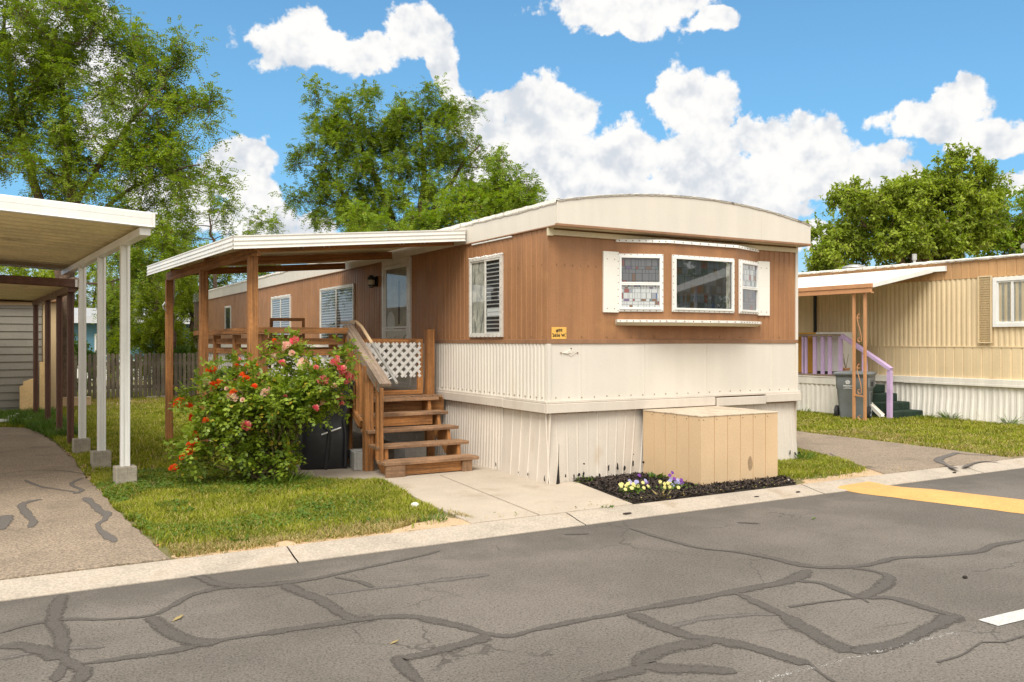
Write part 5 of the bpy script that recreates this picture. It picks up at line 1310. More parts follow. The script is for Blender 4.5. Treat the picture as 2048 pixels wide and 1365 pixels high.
b = MB(); b.box(.2865, -.03, .25, .289, .03, .5).box(.3055, -.15, .62, .308, .15, .70); b.build('recess', M['dark'], gb, world=False)
b = MB(); b.tube([(-.25, .39, .80), (-.25, .44, .83), (.25, .44, .83), (.25, .39, .80)], .015, 8); b.build('handle', M['grey_plastic'], gb, world=False)
for s in (-1, 1):
    b = MB(); b.lathe((s * .29, -.24, .12), [(.03, -.035), (.115, -.03), (.13, -.01), (.13, .02), (.115, .03), (.06, .032)], 20, 'x'); wh = b.build('wheel', M['rubber'], gb, world=False, smooth=True)
    b = MB()
    for k in range(5): a = k * 1.257; b.bar((s * .326, -.24, .12), (s * .326, -.24 + .085 * math.cos(a), .12 + .085 * math.sin(a)), .02, .008)
    b.build('spoke', M['grey_plastic'], wh, world=False)
# logo and lettering on the bin's left face (faces -Y of the bin after turning)
def on_bin(me_or_b, name, x, z, y=-.352):
    o = link(name, me_or_b, M['ply_white'], gb); o.rotation_euler = (RAD(90 + 7.5), 0, 0); o.location = (x, y, z); return o
lb = MB()
for k in range(5):
    a = k * 1.2566 + 1.571; c0 = Vector((math.cos(a) * .026, math.sin(a) * .026, 0))
    pts = [c0 + Vector((math.cos(a + q / 10 * 6.283) * .021, math.sin(a + q / 10 * 6.283) * .017, 0)) for q in range(10)]
    n_ = len(pts); inn = [c0 + (p - c0) * .38 for p in pts]; i = len(lb.v); lb.v += [tuple(p) for p in pts] + [tuple(p) for p in inn]
    for q in range(n_): e = (q + 1) % n_; lb.face((i + q, i + e, i + n_ + e, i + n_ + q))
o = lb.build('logo', M['ply_white'], gb, world=False); o.rotation_euler = (RAD(97.5), 0, 0); o.location = (-.07, -.357, .70)
on_bin(text_mesh('REPUBLIC', .034, .0012, 1.1), 'lettering', -.07, .628, -.349); on_bin(text_mesh('SERVICES', .018, .0004, 1.1), 'lettering', -.07, .602, -.346)
lb = MB(); lb.quad([(-.085, -.003, 0), (.085, -.003, 0), (.085, .004, 0), (-.085, .004, 0)]); o = lb.build('logo_bar', M['ply_white'], gb, world=False); o.rotation_euler = (RAD(97.5), 0, 0); o.location = (-.07, -.3445, .582)

# ------------------------------------------------------------------ neighbour's home
NX, NY0, NY1 = 15.3, 7.3, 24
nh = thing('mobile_home', 'cream ribbed neighbouring mobile home with a tan band under its roof', 'mobile home', (NX, NY0, 0))
b = MB(); b.box(NX + .02, NY0 + .02, -.3, 18.9, NY1, 2.98); b.build('wall', M['ncream'], nh)
b = MB(); b.sheet([Vector((NX - d, s, 0)) for s, d in ribs(NY0, NY1, .10, .035, .022, .014)], (0, 0, 1.37), (0, 0, 2.64)); b.build('upper_siding', M['ncream'], nh)
b = MB(); b.sheet([Vector((NX - d, s, 0)) for s, d in ribs(NY0, NY1, .18, .15, .01, .012)], (0, 0, .785), (0, 0, 1.365)); b.box(NX - .02, NY0, 1.362, NX + .01, NY1, 1.385); b.sheet([Vector((s, NY0, 0)) for s in (NX, 18.9)], (0, 0, .78), (0, 0, 2.64)); b.build('lower_siding', M['ncream'], nh)
b = MB(); b.sheet([Vector((NX - .012 - d, s, 0)) for s, d in ribs(NY0, NY1, .17, .14, .01, .008)], (0, 0, 2.64), (0, 0, 2.95)); b.box(NX - .04, NY0, 2.94, NX + .02, NY1, 2.965); b.build('fascia', M['ntan'], nh)
b = MB()
b.box(NX - .055, NY0, .70, NX + .01, 11.05, .79).box(NX - .055, 11.06, .70, NX + .01, NY1, .79).box(NX - .062, NY0, .655, NX + .01, 10.85, .6999).box(NX - .06, 10.86, .66, NX + .01, NY1, .6999); b.build('belt_board', M['nwhite'], nh, bevel=.005)
b = MB(); pr = ribs(NY0, NY1, .12, .03, .02, .011, .15); i = len(b.v); n = len(pr)
for k, (z, ln) in enumerate(((-.35, .05), (.1, .035), (.4, .01), (.66, 0))):
    for s, d in pr: b.v.append((NX - d - ln * (1 + .6 * math.sin(s * 2.7)), s, z))
for k in range(3):
    for q in range(n - 1): e = i + k * n + q; b.face((e, e + 1, e + n + 1, e + n))
b.build('skirting', M['nwhite'], nh)
b = MB(); ax = [NX - .06 + 3.72 * k / 16 for k in range(17)]
b.sheet([Vector((x, 0, 2.985 + .12 * (1 - ((x - 17.1) / 1.87) ** 2))) for x in ax], (0, NY0 - .1, 0), (0, NY1, 0)); b.build('roof', M['roofcoat'], nh, smooth=True)
b = MB(); r = random.Random(4); y = NY0 - .1; i = 0; m = 0
while y < NY1:
    b.v += [(NX - .066, y, 2.965 + r.uniform(-.01, .006)), (NX - .075, y, 2.99), (NX - .05, y, 3.012 + r.uniform(-.006, .008)), (NX + .05, y, 3.02)]; m += 1; y += .08
for k in range(m - 1):
    for q in range(3): e = 4 * k + q; b.face((e, e + 1, e + 5, e + 4))
b.build('roof_edge', M['roofcoat'], nh)
b = MB(); o_ = Vector((NX, 0, 0))
frame_bars(b, o_, AX_, NX_, 7.75, 9.06, 1.73, 2.62, .07, .0, .06); frame_bars(b, o_, AX_, NX_, 7.821, 8.989, 1.801, 2.549, .025, .01, .045)
frame_bars(b, o_, AX_, NX_, 8.695, 8.735, 1.8265, 2.5235, .019, .01, .05); nw = b.build('window', M['white'], nh, bevel=.004)
b = MB(); p, uv = facet_quad(o_, AX_, NX_, 7.83, 8.98, 1.81, 2.54, .004); b.quad(p, uv); b.build('backing', M['doorglass_back'], nw)
b = MB(); z = 1.84
while z < 2.5: b.quad([(NX - .008, 7.85, z), (NX - .008, 8.96, z), (NX - .012, 8.96, z + .012), (NX - .012, 7.85, z + .012)]); z += .022
b.build('blind', M['blind'], nw)
b = MB(); p, uv = facet_quad(o_, AX_, NX_, 7.84, 8.97, 1.82, 2.53, .022); b.quad(p, uv); b.build('pane', M['glass'], nw)
b = MB(); frame_bars(b, o_, AX_, NX_, 9.075, 9.335, 1.44, 2.665, .025, .03, .062); z = 1.475
while z < 2.62: b.hexa([(NX - .045, 9.1, z), (NX - .045, 9.31, z), (NX - .03, 9.31, z), (NX - .03, 9.1, z), (NX - .058, 9.1, z + .034), (NX - .058, 9.31, z + .034), (NX - .043, 9.31, z + .034), (NX - .043, 9.1, z + .034)]); z += .043
b.build('shutter', M['ncream'], nh)
for (x, y, kind) in ((16.2, 12.75, 'low'), (16.0, 8.75, 'pipe'), (15.8, 11.0, 'tip')):
    b = MB(); z0 = 3.02
    if kind == 'low': b.lathe((x, y, z0), [(.16, 0), (.16, .08), (.26, .09), (.25, .12), (.12, .16), (.02, .17)], 18)
    elif kind == 'pipe': b.lathe((x, y, z0), [(.16, 0), (.16, .15), (.20, .16), (.21, .2), (.18, .235), (.05, .245)], 18)
    else: b.lathe((x, y, z0), [(.10, 0), (.03, .05), (.025, .10), (.045, .105), (.045, .22), (.04, .225)], 12)
    b.build('roof_vent', M['steel'], nh, smooth=True)
b = MB(); b.box(NX - .018, 13.1, .86, NX - .008, 14.2, 2.5); b.build('wall_panel', M['ncream'], nh)
b = MB(); b.box(NX - .06, 13.02, .80, NX - .002, 13.07, 2.6); b.build('door_edge', M['dark'], nh); b = MB(); b.box(NX - .04, 14.25, .8, NX - .002, 14.6, 2.5); b.build('door_edge', M['dark'], nh)
# awning
aw = thing('awning', "white sloping metal awning with an orange edge over the neighbour's porch", 'awning', (13.5, 10.3, 0))
AY0, AY1 = 10.22, 14.6
b = MB(); y = AY0; pts = []
while y < AY1:
    pts += [(y, 0), (y + .16, 0), (y + .17, .03), (y + .20, .03), (y + .21, 0)]; y += .215
i = len(b.v)
for yy, dz in pts: b.v += [(13.46, yy, 2.50 + dz), (15.27, yy, 2.87 + dz)]
for k in range(len(pts) - 1): b.face((i + 2 * k, i + 2 * k + 1, i + 2 * k + 3, i + 2 * k + 2))
b.build('roof_panel', M['white'], aw)
b = MB(); b.box(13.42, AY0, 2.36, 13.47, AY1, 2.45).box(13.405, AY0 - .02, 2.4501, 13.475, AY1, 2.53).box(13.40, AY0 - .05, 2.345, 13.45, AY0 - .021, 2.37); b.build('front_edge', M['orange'], aw, bevel=.006)
b = MB(); b.hexa([(13.46, AY0 - .025, 2.45), (15.27, AY0 - .025, 2.80), (15.27, AY0, 2.80), (13.46, AY0, 2.45), (13.46, AY0 - .025, 2.53), (15.27, AY0 - .025, 2.90), (15.27, AY0, 2.90), (13.46, AY0, 2.53)]); b.box(15.2, 9.95, 2.80, 15.27, 14.6, 2.90); b.build('side_edge', M['white'], aw, bevel=.004)
for y in (10.40, 10.64):
    b = MB(); b.box(13.48, y - .022, -.01, 13.524, y + .022, 2.36); b.build('post', M['orange'], aw, bevel=.003)
b = MB()
def scroll(zc, h):
    pts = []
    for k in range(40):
        t = k / 39
        if t < .33: a = -2.6 + t / .33 * 4.6; rr = .022 + .035 * t / .33; pts.append(Vector((13.5, 10.52 + rr * math.cos(a) * 1.0, zc + h * .36 + rr * math.sin(a))))
        elif t < .67:
            s = (t - .33) / .34; e = pts[12]; pts.append(Vector((13.5, 10.52 + .052 * math.cos(3.14 * s) * (1 - .2 * s) * -1 * -1, zc + h * (.36 - .72 * s))))
        else: s = (t - .67) / .33; a = 3.5 + s * 4.6; rr = .057 - .035 * s; pts.append(Vector((13.5, 10.52 + rr * math.cos(a), zc - h * .36 + rr * math.sin(a))))
    b.tube(pts, .008, 6)
scroll(1.72, .58); b.build('scroll_ornament', M['orange'], aw); b = MB(); scroll(.78, .62); b.build('scroll_ornament', M['orange'], aw); b = MB(); b.tube([(13.5, 10.44, .05), (13.5, 10.5, .02), (13.5, 10.56, .08), (13.5, 10.5, .1)], .01, 6); b.build('scroll_ornament', M['orange'], aw); b = MB()
b.bar((13.5, 10.4, .46), (13.5, 10.64, .48), .03, .03)
b.build('cross_bar', M['orange'], aw)
# neighbour's porch deck and stairs
nd = thing('neighbour_porch', 'porch deck with lilac painted railing and posts by the cream home', 'porch', (14.3, 11.5, 0))
b = MB(); b.box(14.28, 11.5, .76, 15.28, 14.6, .80); b.build('deck_floor', M['wood_grey'], nd)
b = MB(); b.box(14.245, 11.5, .60, 14.279, 14.6, .74).box(14.235, 11.49, .7401, 14.279, 14.6, .76); b.build('belt_board', M['nwhite'], nd, bevel=.004)
b = MB(); b.sheet([Vector((14.27 - d, s, 0)) for s, d in ribs(11.5, 14.6, .12, .03, .02, .016)], (0, 0, -.2), (0, 0, .60)); b.sheet([Vector((s, 11.5, 0)) for s in (14.27, 15.28)], (0, 0, -.2), (0, 0, .75)); b.build('skirting', M['nwhite'], nd)
b = MB(); b.bar((14.3, 11.54, 1.60), (14.3, 14.6, 1.60), .11, .045); b.build('rail', M['wood_grey'], nd, bevel=.004)
for y in (11.58, 11.84, 12.02, 12.22, 12.46, 12.51, 12.9, 13.3):
    b = MB(); b.box(14.275, y - .04, .80, 14.315, y + .04, 1.577); b.build('baluster', M['lilac'], nd, bevel=.004)
ns = thing('carpeted_stairs', 'dark green carpeted steps with a sloping lilac handrail', 'stairs', (14.8, 10.9, 0))
for k, (y, z) in enumerate(((10.42, .14), (10.70, .29), (10.98, .44), (11.26, .60))):
    b = MB(); b.box(14.38, y, 0 if k == 0 else z - .16, 15.24, 11.49, z); b.build('step', M['green_carpet'], ns, bevel=.02)
b = MB(); b.bar((14.3, 11.56, 1.59), (14.3, 10.44, .945), .10, .07); b.build('handrail', M['lilac'], ns, bevel=.008)
for y, z in ((10.47, .92), (11.02, 1.24)):
    b = MB(); b.box(14.265, y - .045, 0, 14.335, y + .045, z); b.build('post', M['lilac'], ns, bevel=.005)
gl = thing('gutter_length', 'short white gutter length leaning against the green steps', 'gutter', (14.2, 10.75, 0))
b = MB(); b.bar((14.2, 11.15, .50), (14.15, 10.52, .05), .12, .02); b.bar((14.15, 11.14, .52), (14.095, 10.51, .07), .012, .06); b.bar((14.25, 11.16, .52), (14.21, 10.53, .07), .012, .06); b.build('gutter', M['nwhite'], gl)
mb_ = thing('mustard_board', 'mustard yellow board standing on the porch behind lilac balusters', 'board', (14.5, 12.6, .8))
b = MB(); b.box(14.5, 12.36, .81, 14.54, 13.1, 1.66); b.box(14.49, 12.34, .85, 14.499, 12.37, 1.66); b.build('board', M['mustard'], mb_, bevel=.004)
wb_ = thing('white_cabinet', 'white cabinet standing on the porch behind lilac balusters', 'cabinet', (14.6, 12.1, .8))
b = MB(); b.box(14.45, 11.72, .86, 14.9, 12.33, 1.66); b.build('body', M['white'], wb_, bevel=.006)
b = MB(); b.box(14.46, 11.75, .80, 14.89, 12.3, .8599); b.build('plinth', M['dark'], wb_)
pp = thing('potted_plant', 'bare little plant in a red clay pot on the porch', 'potted plant', (14.5, 11.66, .8))
b = MB(); b.lathe((14.5, 11.62, .80), [(.05, 0), (.075, .11), (.085, .11), (.085, .14), (.07, .14)], 14); b.build('pot', M['orange'], pp)
b = MB()
for dx, dy in ((.02, -.03), (-.03, .05), (.01, .08)): b.tube([(14.5, 11.62, .93), (14.5 + dx, 11.62 + dy * .5, 1.06), (14.5 + dx * 2, 11.62 + dy, 1.22)], [.006, .005, .003], 5)
b.build('stem', M['stem'], pp)
# ---- what stands across the road behind the viewpoint; the bay window mirrors it
ac = thing('carport', 'white carport across the road, opposite the bay window', 'carport', (17.0, -2.9, -.02), RAD(30.7))
carport_roof(ac, 0, 5.2, -10.6, 0, lambda x: 3.3, .24, M['underpanel'], M['white'])
for x_, y_ in ((.1, -.3), (.1, -5.2), (.1, -10.2), (5.0, -.3), (5.0, -10.2)):
    b = MB(); channel_post(b, x_, y_, 0, 3.3, .09, .08); b.build('post', M['white'], ac, world=False)
ah = thing('mobile_home', 'grey green home across the road behind the white carport', 'mobile home', (32, -25, -.02))
b = MB(); b.box(22, -27.5, -.02, 42, -23.2, 2.9); b.build('wall', M['ntan'], ah)
b = MB(); b.box(21.8, -27.7, 2.9, 42.2, -23.0, 3.1); b.build('roof', M['roofcoat'], ah)
# ------------------------------------------------------------------ trees
def fronds(pos, dr, L, npair, ll, lw, r, droop=.35):
    # pinnate leaves: npair leaflets each side of a drooping midrib
    m = len(pos); dr = unit(dr); up = np.array([0, 0, 1.0])
    sd = unit(np.cross(dr, up + r.normal(0, .35, (m, 3)))); nr = unit(np.cross(sd, dr)); out = []
    for k in range(npair):
        t = .18 + .82 * k / max(1, npair - 1)
        p = pos + dr * (L * t)[:, None] - up * (L * droop * t * t)[:, None]
        for s in (-1, 1):
            a = unit(sd * s * .9 + dr * .55 - up * .15 + r.normal(0, .12, (m, 3))); w = unit(np.cross(a, nr + r.normal(0, .25, (m, 3))))
            l_ = (ll * (1 - .35 * abs(t - .5) * 2) * r.uniform(.8, 1.2, m))[:, None]; ww = (lw * r.uniform(.8, 1.2, m))[:, None] / 2
            out.append(np.stack([p, p + a * l_ * .5 + w * ww, p + a * l_, p + a * l_ * .5 - w * ww], 1))
    return np.concatenate(out, 0)
def broad(pos, dr, L, n, ll, lw, r):
    # a spray of n simple leaves hanging round a twig end
    out = []; up = np.array([0, 0, 1.0]); m = len(pos)
    for k in range(n):
        a = unit(dr * .5 + r.normal(0, .7, (m, 3)) - up * .45); p = pos + dr * (L * r.uniform(0, 1, m))[:, None]
        w = unit(np.cross(a, up + r.normal(0, .6, (m, 3)))); l_ = (ll * r.uniform(.6, 1.25, m))[:, None]; ww = (lw * r.uniform(.7, 1.2, m))[:, None] / 2
        out.append(np.stack([p, p + a * l_ * .45 + w * ww, p + a * l_, p + a * l_ * .45 - w * ww], 1))
    return np.concatenate(out, 0)
def tree(name, label, stems, lobes, leaf, seed, kind='frond', clump_r=.7, twigs=16, per=7, L=.2, npair=6, ll=.055, lw=.024, bark='bark', cat='tree', droop=.35, base=None, reach=1.0):
    r = np.random.default_rng(seed); base = base or stems[0][0][0]
    t = thing(name, label, cat, tuple(base)); off = np.array(base)
    nodes = []; b = MB()                                   # nodes: (pos, radius)
    for pts, radii in stems:
        P = [Vector(p) for p in pts]; n = len(P); fine = []; fr_ = []
        for k in range(n - 1):
            for q in range(4):
                u = q / 4; fine.append(P[k].lerp(P[k + 1], u) + Vector(r.normal(0, .02, 3))); fr_.append(radii[k] + (radii[k + 1] - radii[k]) * u)
        fine.append(P[-1]); fr_.append(radii[-1]); b.tube(fine, fr_, 9)
        nodes += [(p, q) for p, q in zip(fine, fr_)]
    C = []; O = []
    for (c, rad, n) in lobes:
        c = np.array(c); rad = np.array(rad)
        v = unit(r.normal(0, 1, (n, 3))) * (r.uniform(0, 1, n) ** (1 / 2.4))[:, None]
        C.append(c + v * rad); O.append(v)
    C = np.concatenate(C); O = np.concatenate(O)
    root = np.array(nodes[0][0]); order = np.argsort(np.linalg.norm(C - np.array(nodes[-1][0]), axis=1))
    for k in order:
        c = Vector(C[k]); best = None
        for p, rad in nodes:
            d = (c - p).length + (2.2 * max(0, p.z - c.z + .1)) + (.6 if rad < .010 else 0)
            if best is None or d < best[0]: best = (d, p, rad)
        _, p, rad = best; r0 = min(rad * .75, .012 + .011 * (c - p).length); ln = (c - p).length
        pts = []
        for q in range(6):
            u = q / 5; w = p.lerp(c, u) + Vector((0, 0, .12 * ln * math.sin(math.pi * u) * (.5 - u) * 1.6 - .10 * ln * math.sin(math.pi * u))) + Vector(r.normal(0, .03 * ln * (0 < q < 5), 3))
            pts.append(w)
        rr = [r0 + (max(.006, r0 * .35) - r0) * q / 5 for q in range(6)]
        b.tube(pts, rr, 5, cap=False); nodes += [(q, w) for q, w in zip(pts[2:], rr[2:])]
    # twigs out of every clump
    nC = len(C); m = nC * twigs; idx = np.repeat(np.arange(nC), twigs)
    d = unit(r.normal(0, 1, (m, 3)) + O[idx] * .8 + np.array([0, 0, .25])); ln = clump_r * r.uniform(.35, 1.1, m)
    st = C[idx]; en = st + d * ln[:, None]
    for k in range(0, m, 2):
        b.tube([st[k], (st[k] + en[k]) / 2 + r.normal(0, .03, 3), en[k]], [.007, .005, .003], 3, cap=False)
    b.build('trunk', M[bark], t, smooth=True)
    id2 = np.repeat(np.arange(m), per); u = r.uniform(.15, 1.02, m * per)
    pos = st[id2] + d[id2] * (ln[id2] * u)[:, None] + r.normal(0, .03, (m * per, 3))
    fd = unit(d[id2] * .7 + r.normal(0, .75, (m * per, 3)))
    LL = L * r.uniform(.6, 1.2, m * per)
    q = fronds(pos, fd, LL, npair, ll, lw, r, droop) if kind == 'frond' else broad(pos, fd, LL, npair, ll, lw, r)
    me = quads_np('crown', q - off); link('crown', me, M[leaf], t)
    return t, len(q)
def lob(px, py, t, rx, ry, n, rd=None):                 # lobe measured on the photograph at depth t
    c = at(px, py, t); k = t / F_
    return ((c.x, c.y, c.z), (rx * k, (rd or rx) * k, ry * k), n)
TOT = 0
# big locust on the left, two leaning stems
D1 = 19.5
g0 = Vector((.92, 21.75, -.05))
big = [([g0, at(128, 700, 19.4), at(134, 560, 19.4), at(150, 420, 19.4), at(132, 330, 19.4), at(128, 200, 19.4), at(110, 60, 19.4)], [.20, .17, .16, .13, .10, .07, .04]),
       ([at(134, 600, 19.4), at(100, 470, 19.6), at(60, 330, 19.8), at(20, 180, 20), at(10, 20, 20)], [.13, .11, .09, .07, .03]),
       ([at(148, 420, 19.4), at(200, 330, 19.2), at(270, 230, 19.0), at(330, 170, 19)], [.07, .055, .04, .02]),
       ([at(140, 480, 19.4), at(230, 400, 19.0), at(320, 350, 18.8), at(400, 330, 18.6)], [.06, .045, .03, .015])]
lobs = [lob(80, 80, D1, 140, 130, 40), lob(220, 90, D1, 85, 75, 17), lob(30, 250, D1, 110, 110, 25), lob(190, 220, D1, 110, 90, 20), lob(320, 160, D1, 60, 55, 9), lob(385, 225, 19, 55, 40, 7), lob(300, 275, 19, 90, 60, 15),
        lob(120, 340, D1, 150, 55, 20), lob(320, 335, 18.8, 80, 36, 9), lob(260, 400, 18.8, 80, 30, 8), lob(400, 370, 18.6, 45, 20, 4), lob(-90, 200, 20, 110, 200, 26), lob(60, -70, 20, 160, 80, 22),
        lob(360, 110, D1, 25, 25, 2), lob(300, 475, 18.6, 45, 22, 5), lob(260, 540, 18.8, 40, 30, 5), lob(85, 700, 19.8, 35, 50, 6)]
TOT += tree('locust_tree', 'tall locust tree with leaning dark trunk above the white carport', big, lobs, 'locust', 101, clump_r=.66, twigs=15, per=6, L=.24, npair=5, ll=.075, lw=.030)[1]
# thin young tree showing over the porch roof
g1 = at(432, 700, 26)
thin = [([Vector((g1.x, g1.y, 0)), at(430, 560, 26), at(425, 480, 26), at(418, 430, 26)], [.08, .06, .04, .02])]
lobs = [lob(410, 450, 26, 45, 50, 5), lob(450, 440, 26, 40, 30, 3), lob(500, 445, 26, 50, 22, 4), lob(380, 490, 26, 40, 40, 5), lob(545, 445, 26, 18, 12, 1), lob(365, 420, 26, 40, 50, 4), lob(440, 385, 26, 40, 30, 3)]
TOT += tree('young_tree', 'thin open young tree whose tips show just over the porch roof', thin, lobs, 'locust', 102, clump_r=.6, twigs=8, per=6, L=.24, npair=5, ll=.085, lw=.034)[1]
# locust behind the home
D2 = 27.0
g2 = at(800, 700, D2); g2 = Vector((g2.x, g2.y, 0))
mid = [([g2, at(800, 560, D2), at(790, 470, D2), at(770, 400, D2), at(735, 320, D2), at(700, 230, D2)], [.24, .2, .15, .11, .07, .03]), ([at(800, 520, D2), at(840, 420, D2), at(850, 340, D2), at(840, 240, D2)], [.13, .1, .07, .03]),
       ([at(800, 540, D2), at(880, 400, D2), at(930, 320, D2), at(960, 290, D2)], [.11, .08, .05, .02]), ([at(790, 480, D2), at(710, 440, D2), at(680, 380, D2), at(640, 320, D2)], [.10, .07, .05, .02])]
lobs = [lob(655, 225, D2, 42, 45, 7), lob(715, 235, D2, 55, 50, 11), lob(645, 300, D2, 58, 55, 12), lob(730, 310, D2, 70, 60, 18), lob(650, 375, D2, 55, 45, 9), lob(730, 395, D2, 80, 55, 18), lob(810, 230, D2, 60, 45, 12), lob(860, 210, D2, 40, 30, 5),
        lob(820, 300, D2, 80, 60, 20), lob(900, 250, D2, 60, 42, 10), lob(910, 320, D2, 75, 55, 15), lob(965, 330, D2, 35, 35, 4), lob(830, 390, D2, 90, 45, 16), lob(680, 440, D2, 50, 25, 7), lob(770, 450, D2, 90, 30, 14), lob(590, 390, D2, 22, 16, 2), lob(645, 185, D2, 14, 20, 2), lob(930, 405, D2, 50, 25, 4)]
TOT += tree('locust_tree', 'broad airy locust tree rising behind the middle of the brown home', mid, lobs, 'locust', 103, clump_r=.55, twigs=13, per=6, L=.25, npair=5, ll=.085, lw=.034)[1]
D3 = 23.5
g3 = at(985, 700, D3); g3 = Vector((g3.x, g3.y, 0))
sml = [([g3, at(985, 520, D3), at(990, 430, D3), at(1005, 350, D3)], [.13, .10, .06, .02]), ([at(985, 500, D3), at(930, 430, D3)], [.06, .03])]
lobs = [lob(1015, 350, D3, 35, 30, 6), lob(985, 390, D3, 55, 40, 12), lob(1030, 395, D3, 38, 35, 8), lob(940, 425, D3, 60, 30, 11), lob(880, 440, D3, 50, 25, 8), lob(1000, 440, D3, 70, 30, 12), lob(830, 455, D3, 50, 20, 6), lob(745, 455, D3, 60, 22, 7)]
TOT += tree('locust_tree', 'smaller light green locust tree peeking over the roof right of the broad one', sml, lobs, 'locust2', 104, clump_r=.55, twigs=14, per=6, L=.23, npair=5, ll=.08, lw=.032)[1]
# box elder behind the neighbour's home
D4 = 25
def gpt(px, D): g = at(px, 700, D); return Vector((g.x, g.y, 0))
eld = [([gpt(1830, D4), at(1830, 560, D4), at(1835, 480, D4), at(1860, 400, D4)], [.25, .2, .12, .04]), ([at(1830, 560, D4), at(1760, 480, D4), at(1720, 440, D4)], [.13, .08, .03]), ([at(1830, 540, D4), at(1920, 460, D4), at(1950, 400, D4)], [.12, .07, .03])]
lobs = [lob(1680, 500, D4, 60, 45, 15), lob(1705, 430, D4, 55, 45, 13), lob(1765, 425, D4, 60, 50, 17), lob(1830, 410, D4, 70, 55, 22), lob(1900, 375, D4, 65, 50, 18), lob(1880, 440, D4, 80, 60, 24), lob(1770, 490, D4, 90, 45, 22), lob(1950, 430, D4, 70, 60, 18), lob(1860, 500, D4, 90, 40, 20), lob(1640, 525, D4, 28, 25, 4), lob(1975, 345, D4, 16, 12, 1), lob(1920, 330, D4, 30, 18, 3)]
TOT += tree('box_elder_tree', "bushy bright green box elder tree standing behind the neighbour's roof", eld, lobs, 'elder', 105, 'broad', clump_r=.52, twigs=14, per=5, L=.16, npair=6, ll=.13, lw=.062, bark='bark_light')[1]
D5 = 29
lobs = [lob(1995, 420, D5, 50, 45, 10), lob(2050, 440, D5, 60, 55, 14), lob(2010, 500, D5, 70, 45, 14), lob(2090, 500, D5, 50, 50, 10)]
TOT += tree('box_elder_tree', 'darker tree at the right edge of the sky, behind the bushy box elder', [([gpt(2040, D5), at(2040, 540, D5), at(2035, 440, D5)], [.2, .14, .04])], lobs, 'locust2', 106, 'broad', clump_r=.62, twigs=13, per=5, L=.18, npair=6, ll=.14, lw=.062, bark='bark_light')[1]
# trees and shrubs behind the picket fence
def bush(name, label, px, D, lobes, leaf, seed, **kw):
    g = gpt(px, D); return tree(name, label, [([g, at(px + 2, 690, D), at(px - 3, 620, D), at(px + 3, 560, D)], [.10, .09, .07, .02])], lobes, leaf, seed, **kw)[1]
D6 = 25.5
TOT += bush('shrub', 'lime green feathery shrub overhanging the picket fence, by the middle white post', 315, D6, [lob(300, 640, D6, 48, 55, 14), lob(345, 690, D6, 48, 40, 11), lob(275, 690, D6, 40, 35, 8), lob(330, 580, D6, 45, 45, 11), lob(285, 735, D6, 40, 20, 4)], 'bushleaf', 107, clump_r=.5, twigs=13, per=6, L=.24, npair=5, ll=.08, lw=.032, cat='shrub')
D7 = 30
TOT += bush('conifer_like_tree', 'dense dark green tree filling the gap behind the left end of the brown home', 385, D7, [lob(370, 560, D7, 65, 55, 14), lob(400, 640, D7, 60, 60, 16), lob(350, 520, D7, 50, 35, 8), lob(440, 540, D7, 60, 35, 9), lob(500, 530, D7, 55, 25, 7), lob(365, 700, D7, 40, 40, 7), lob(310, 500, D7, 45, 40, 8)], 'bushleaf', 108, clump_r=.65, twigs=14, per=6, L=.26, npair=5, ll=.095, lw=.04)
D8 = 27.5
TOT += bush('shrub', 'dark leafy shrub behind the picket fence below the tall locust', 225, D8, [lob(240, 690, D8, 30, 30, 6), lob(232, 610, D8, 25, 40, 5), lob(245, 600, D8, 45, 45, 9)], 'locust', 109, clump_r=.6, twigs=13, per=6, L=.26, npair=5, ll=.09, lw=.036, cat='shrub')
D9 = 22.4
TOT += bush('vine_shrub', 'dark vine shrub climbing between the shed corner and the fence', 118, D9, [lob(112, 690, D9, 16, 60, 6), lob(112, 750, D9, 16, 35, 5), lob(165, 740, D9, 18, 40, 4), lob(145, 700, D9, 30, 30, 4)], 'weed', 110, kind='broad', clump_r=.3, twigs=12, per=5, L=.12, npair=6, ll=.10, lw=.05, cat='shrub')
TOT += bush('vine_shrub', 'dark climbing plant on the fence by the corner of the brown home', 345, 23.4, [lob(345, 755, 23.4, 22, 35, 6), lob(370, 740, 23.4, 14, 45, 5), lob(335, 720, 23.4, 14, 22, 2)], 'weed', 111, kind='broad', clump_r=.28, twigs=11, per=5, L=.12, npair=5, ll=.10, lw=.05, cat='shrub')
D10 = 48
TOT += bush('distant_tree', 'far green tree behind the blue house roof', 190, D10, [lob(150, 600, D10, 80, 55, 20), lob(260, 600, D10, 80, 60, 20), lob(60, 560, D10, 90, 60, 16), lob(340, 590, D10, 60, 60, 14), lob(200, 540, D10, 90, 40, 14)], 'bushleaf', 112, clump_r=1.1, twigs=11, per=5, L=.4, npair=5, ll=.17, lw=.075)

for k, (x, y, nm) in enumerate(((26.3, -17, 'nearer'), (31.5, -19, 'farther'))):
    g = Vector((x, y, 0)); lobs = [((x, y, 5.0), (2.9, 2.4, 2.7), 34)]
    tree('street_tree', 'big leafy tree in front of the home across the road, the %s to the viewpoint' % nm, [([g, g + Vector((.1, 0, 2.2)), g + Vector((0, .1, 5))], [.25, .2, .08])], lobs, 'locust', 300 + k, 'broad', clump_r=1.0, twigs=10, per=5, L=.3, npair=5, ll=.26, lw=.12)
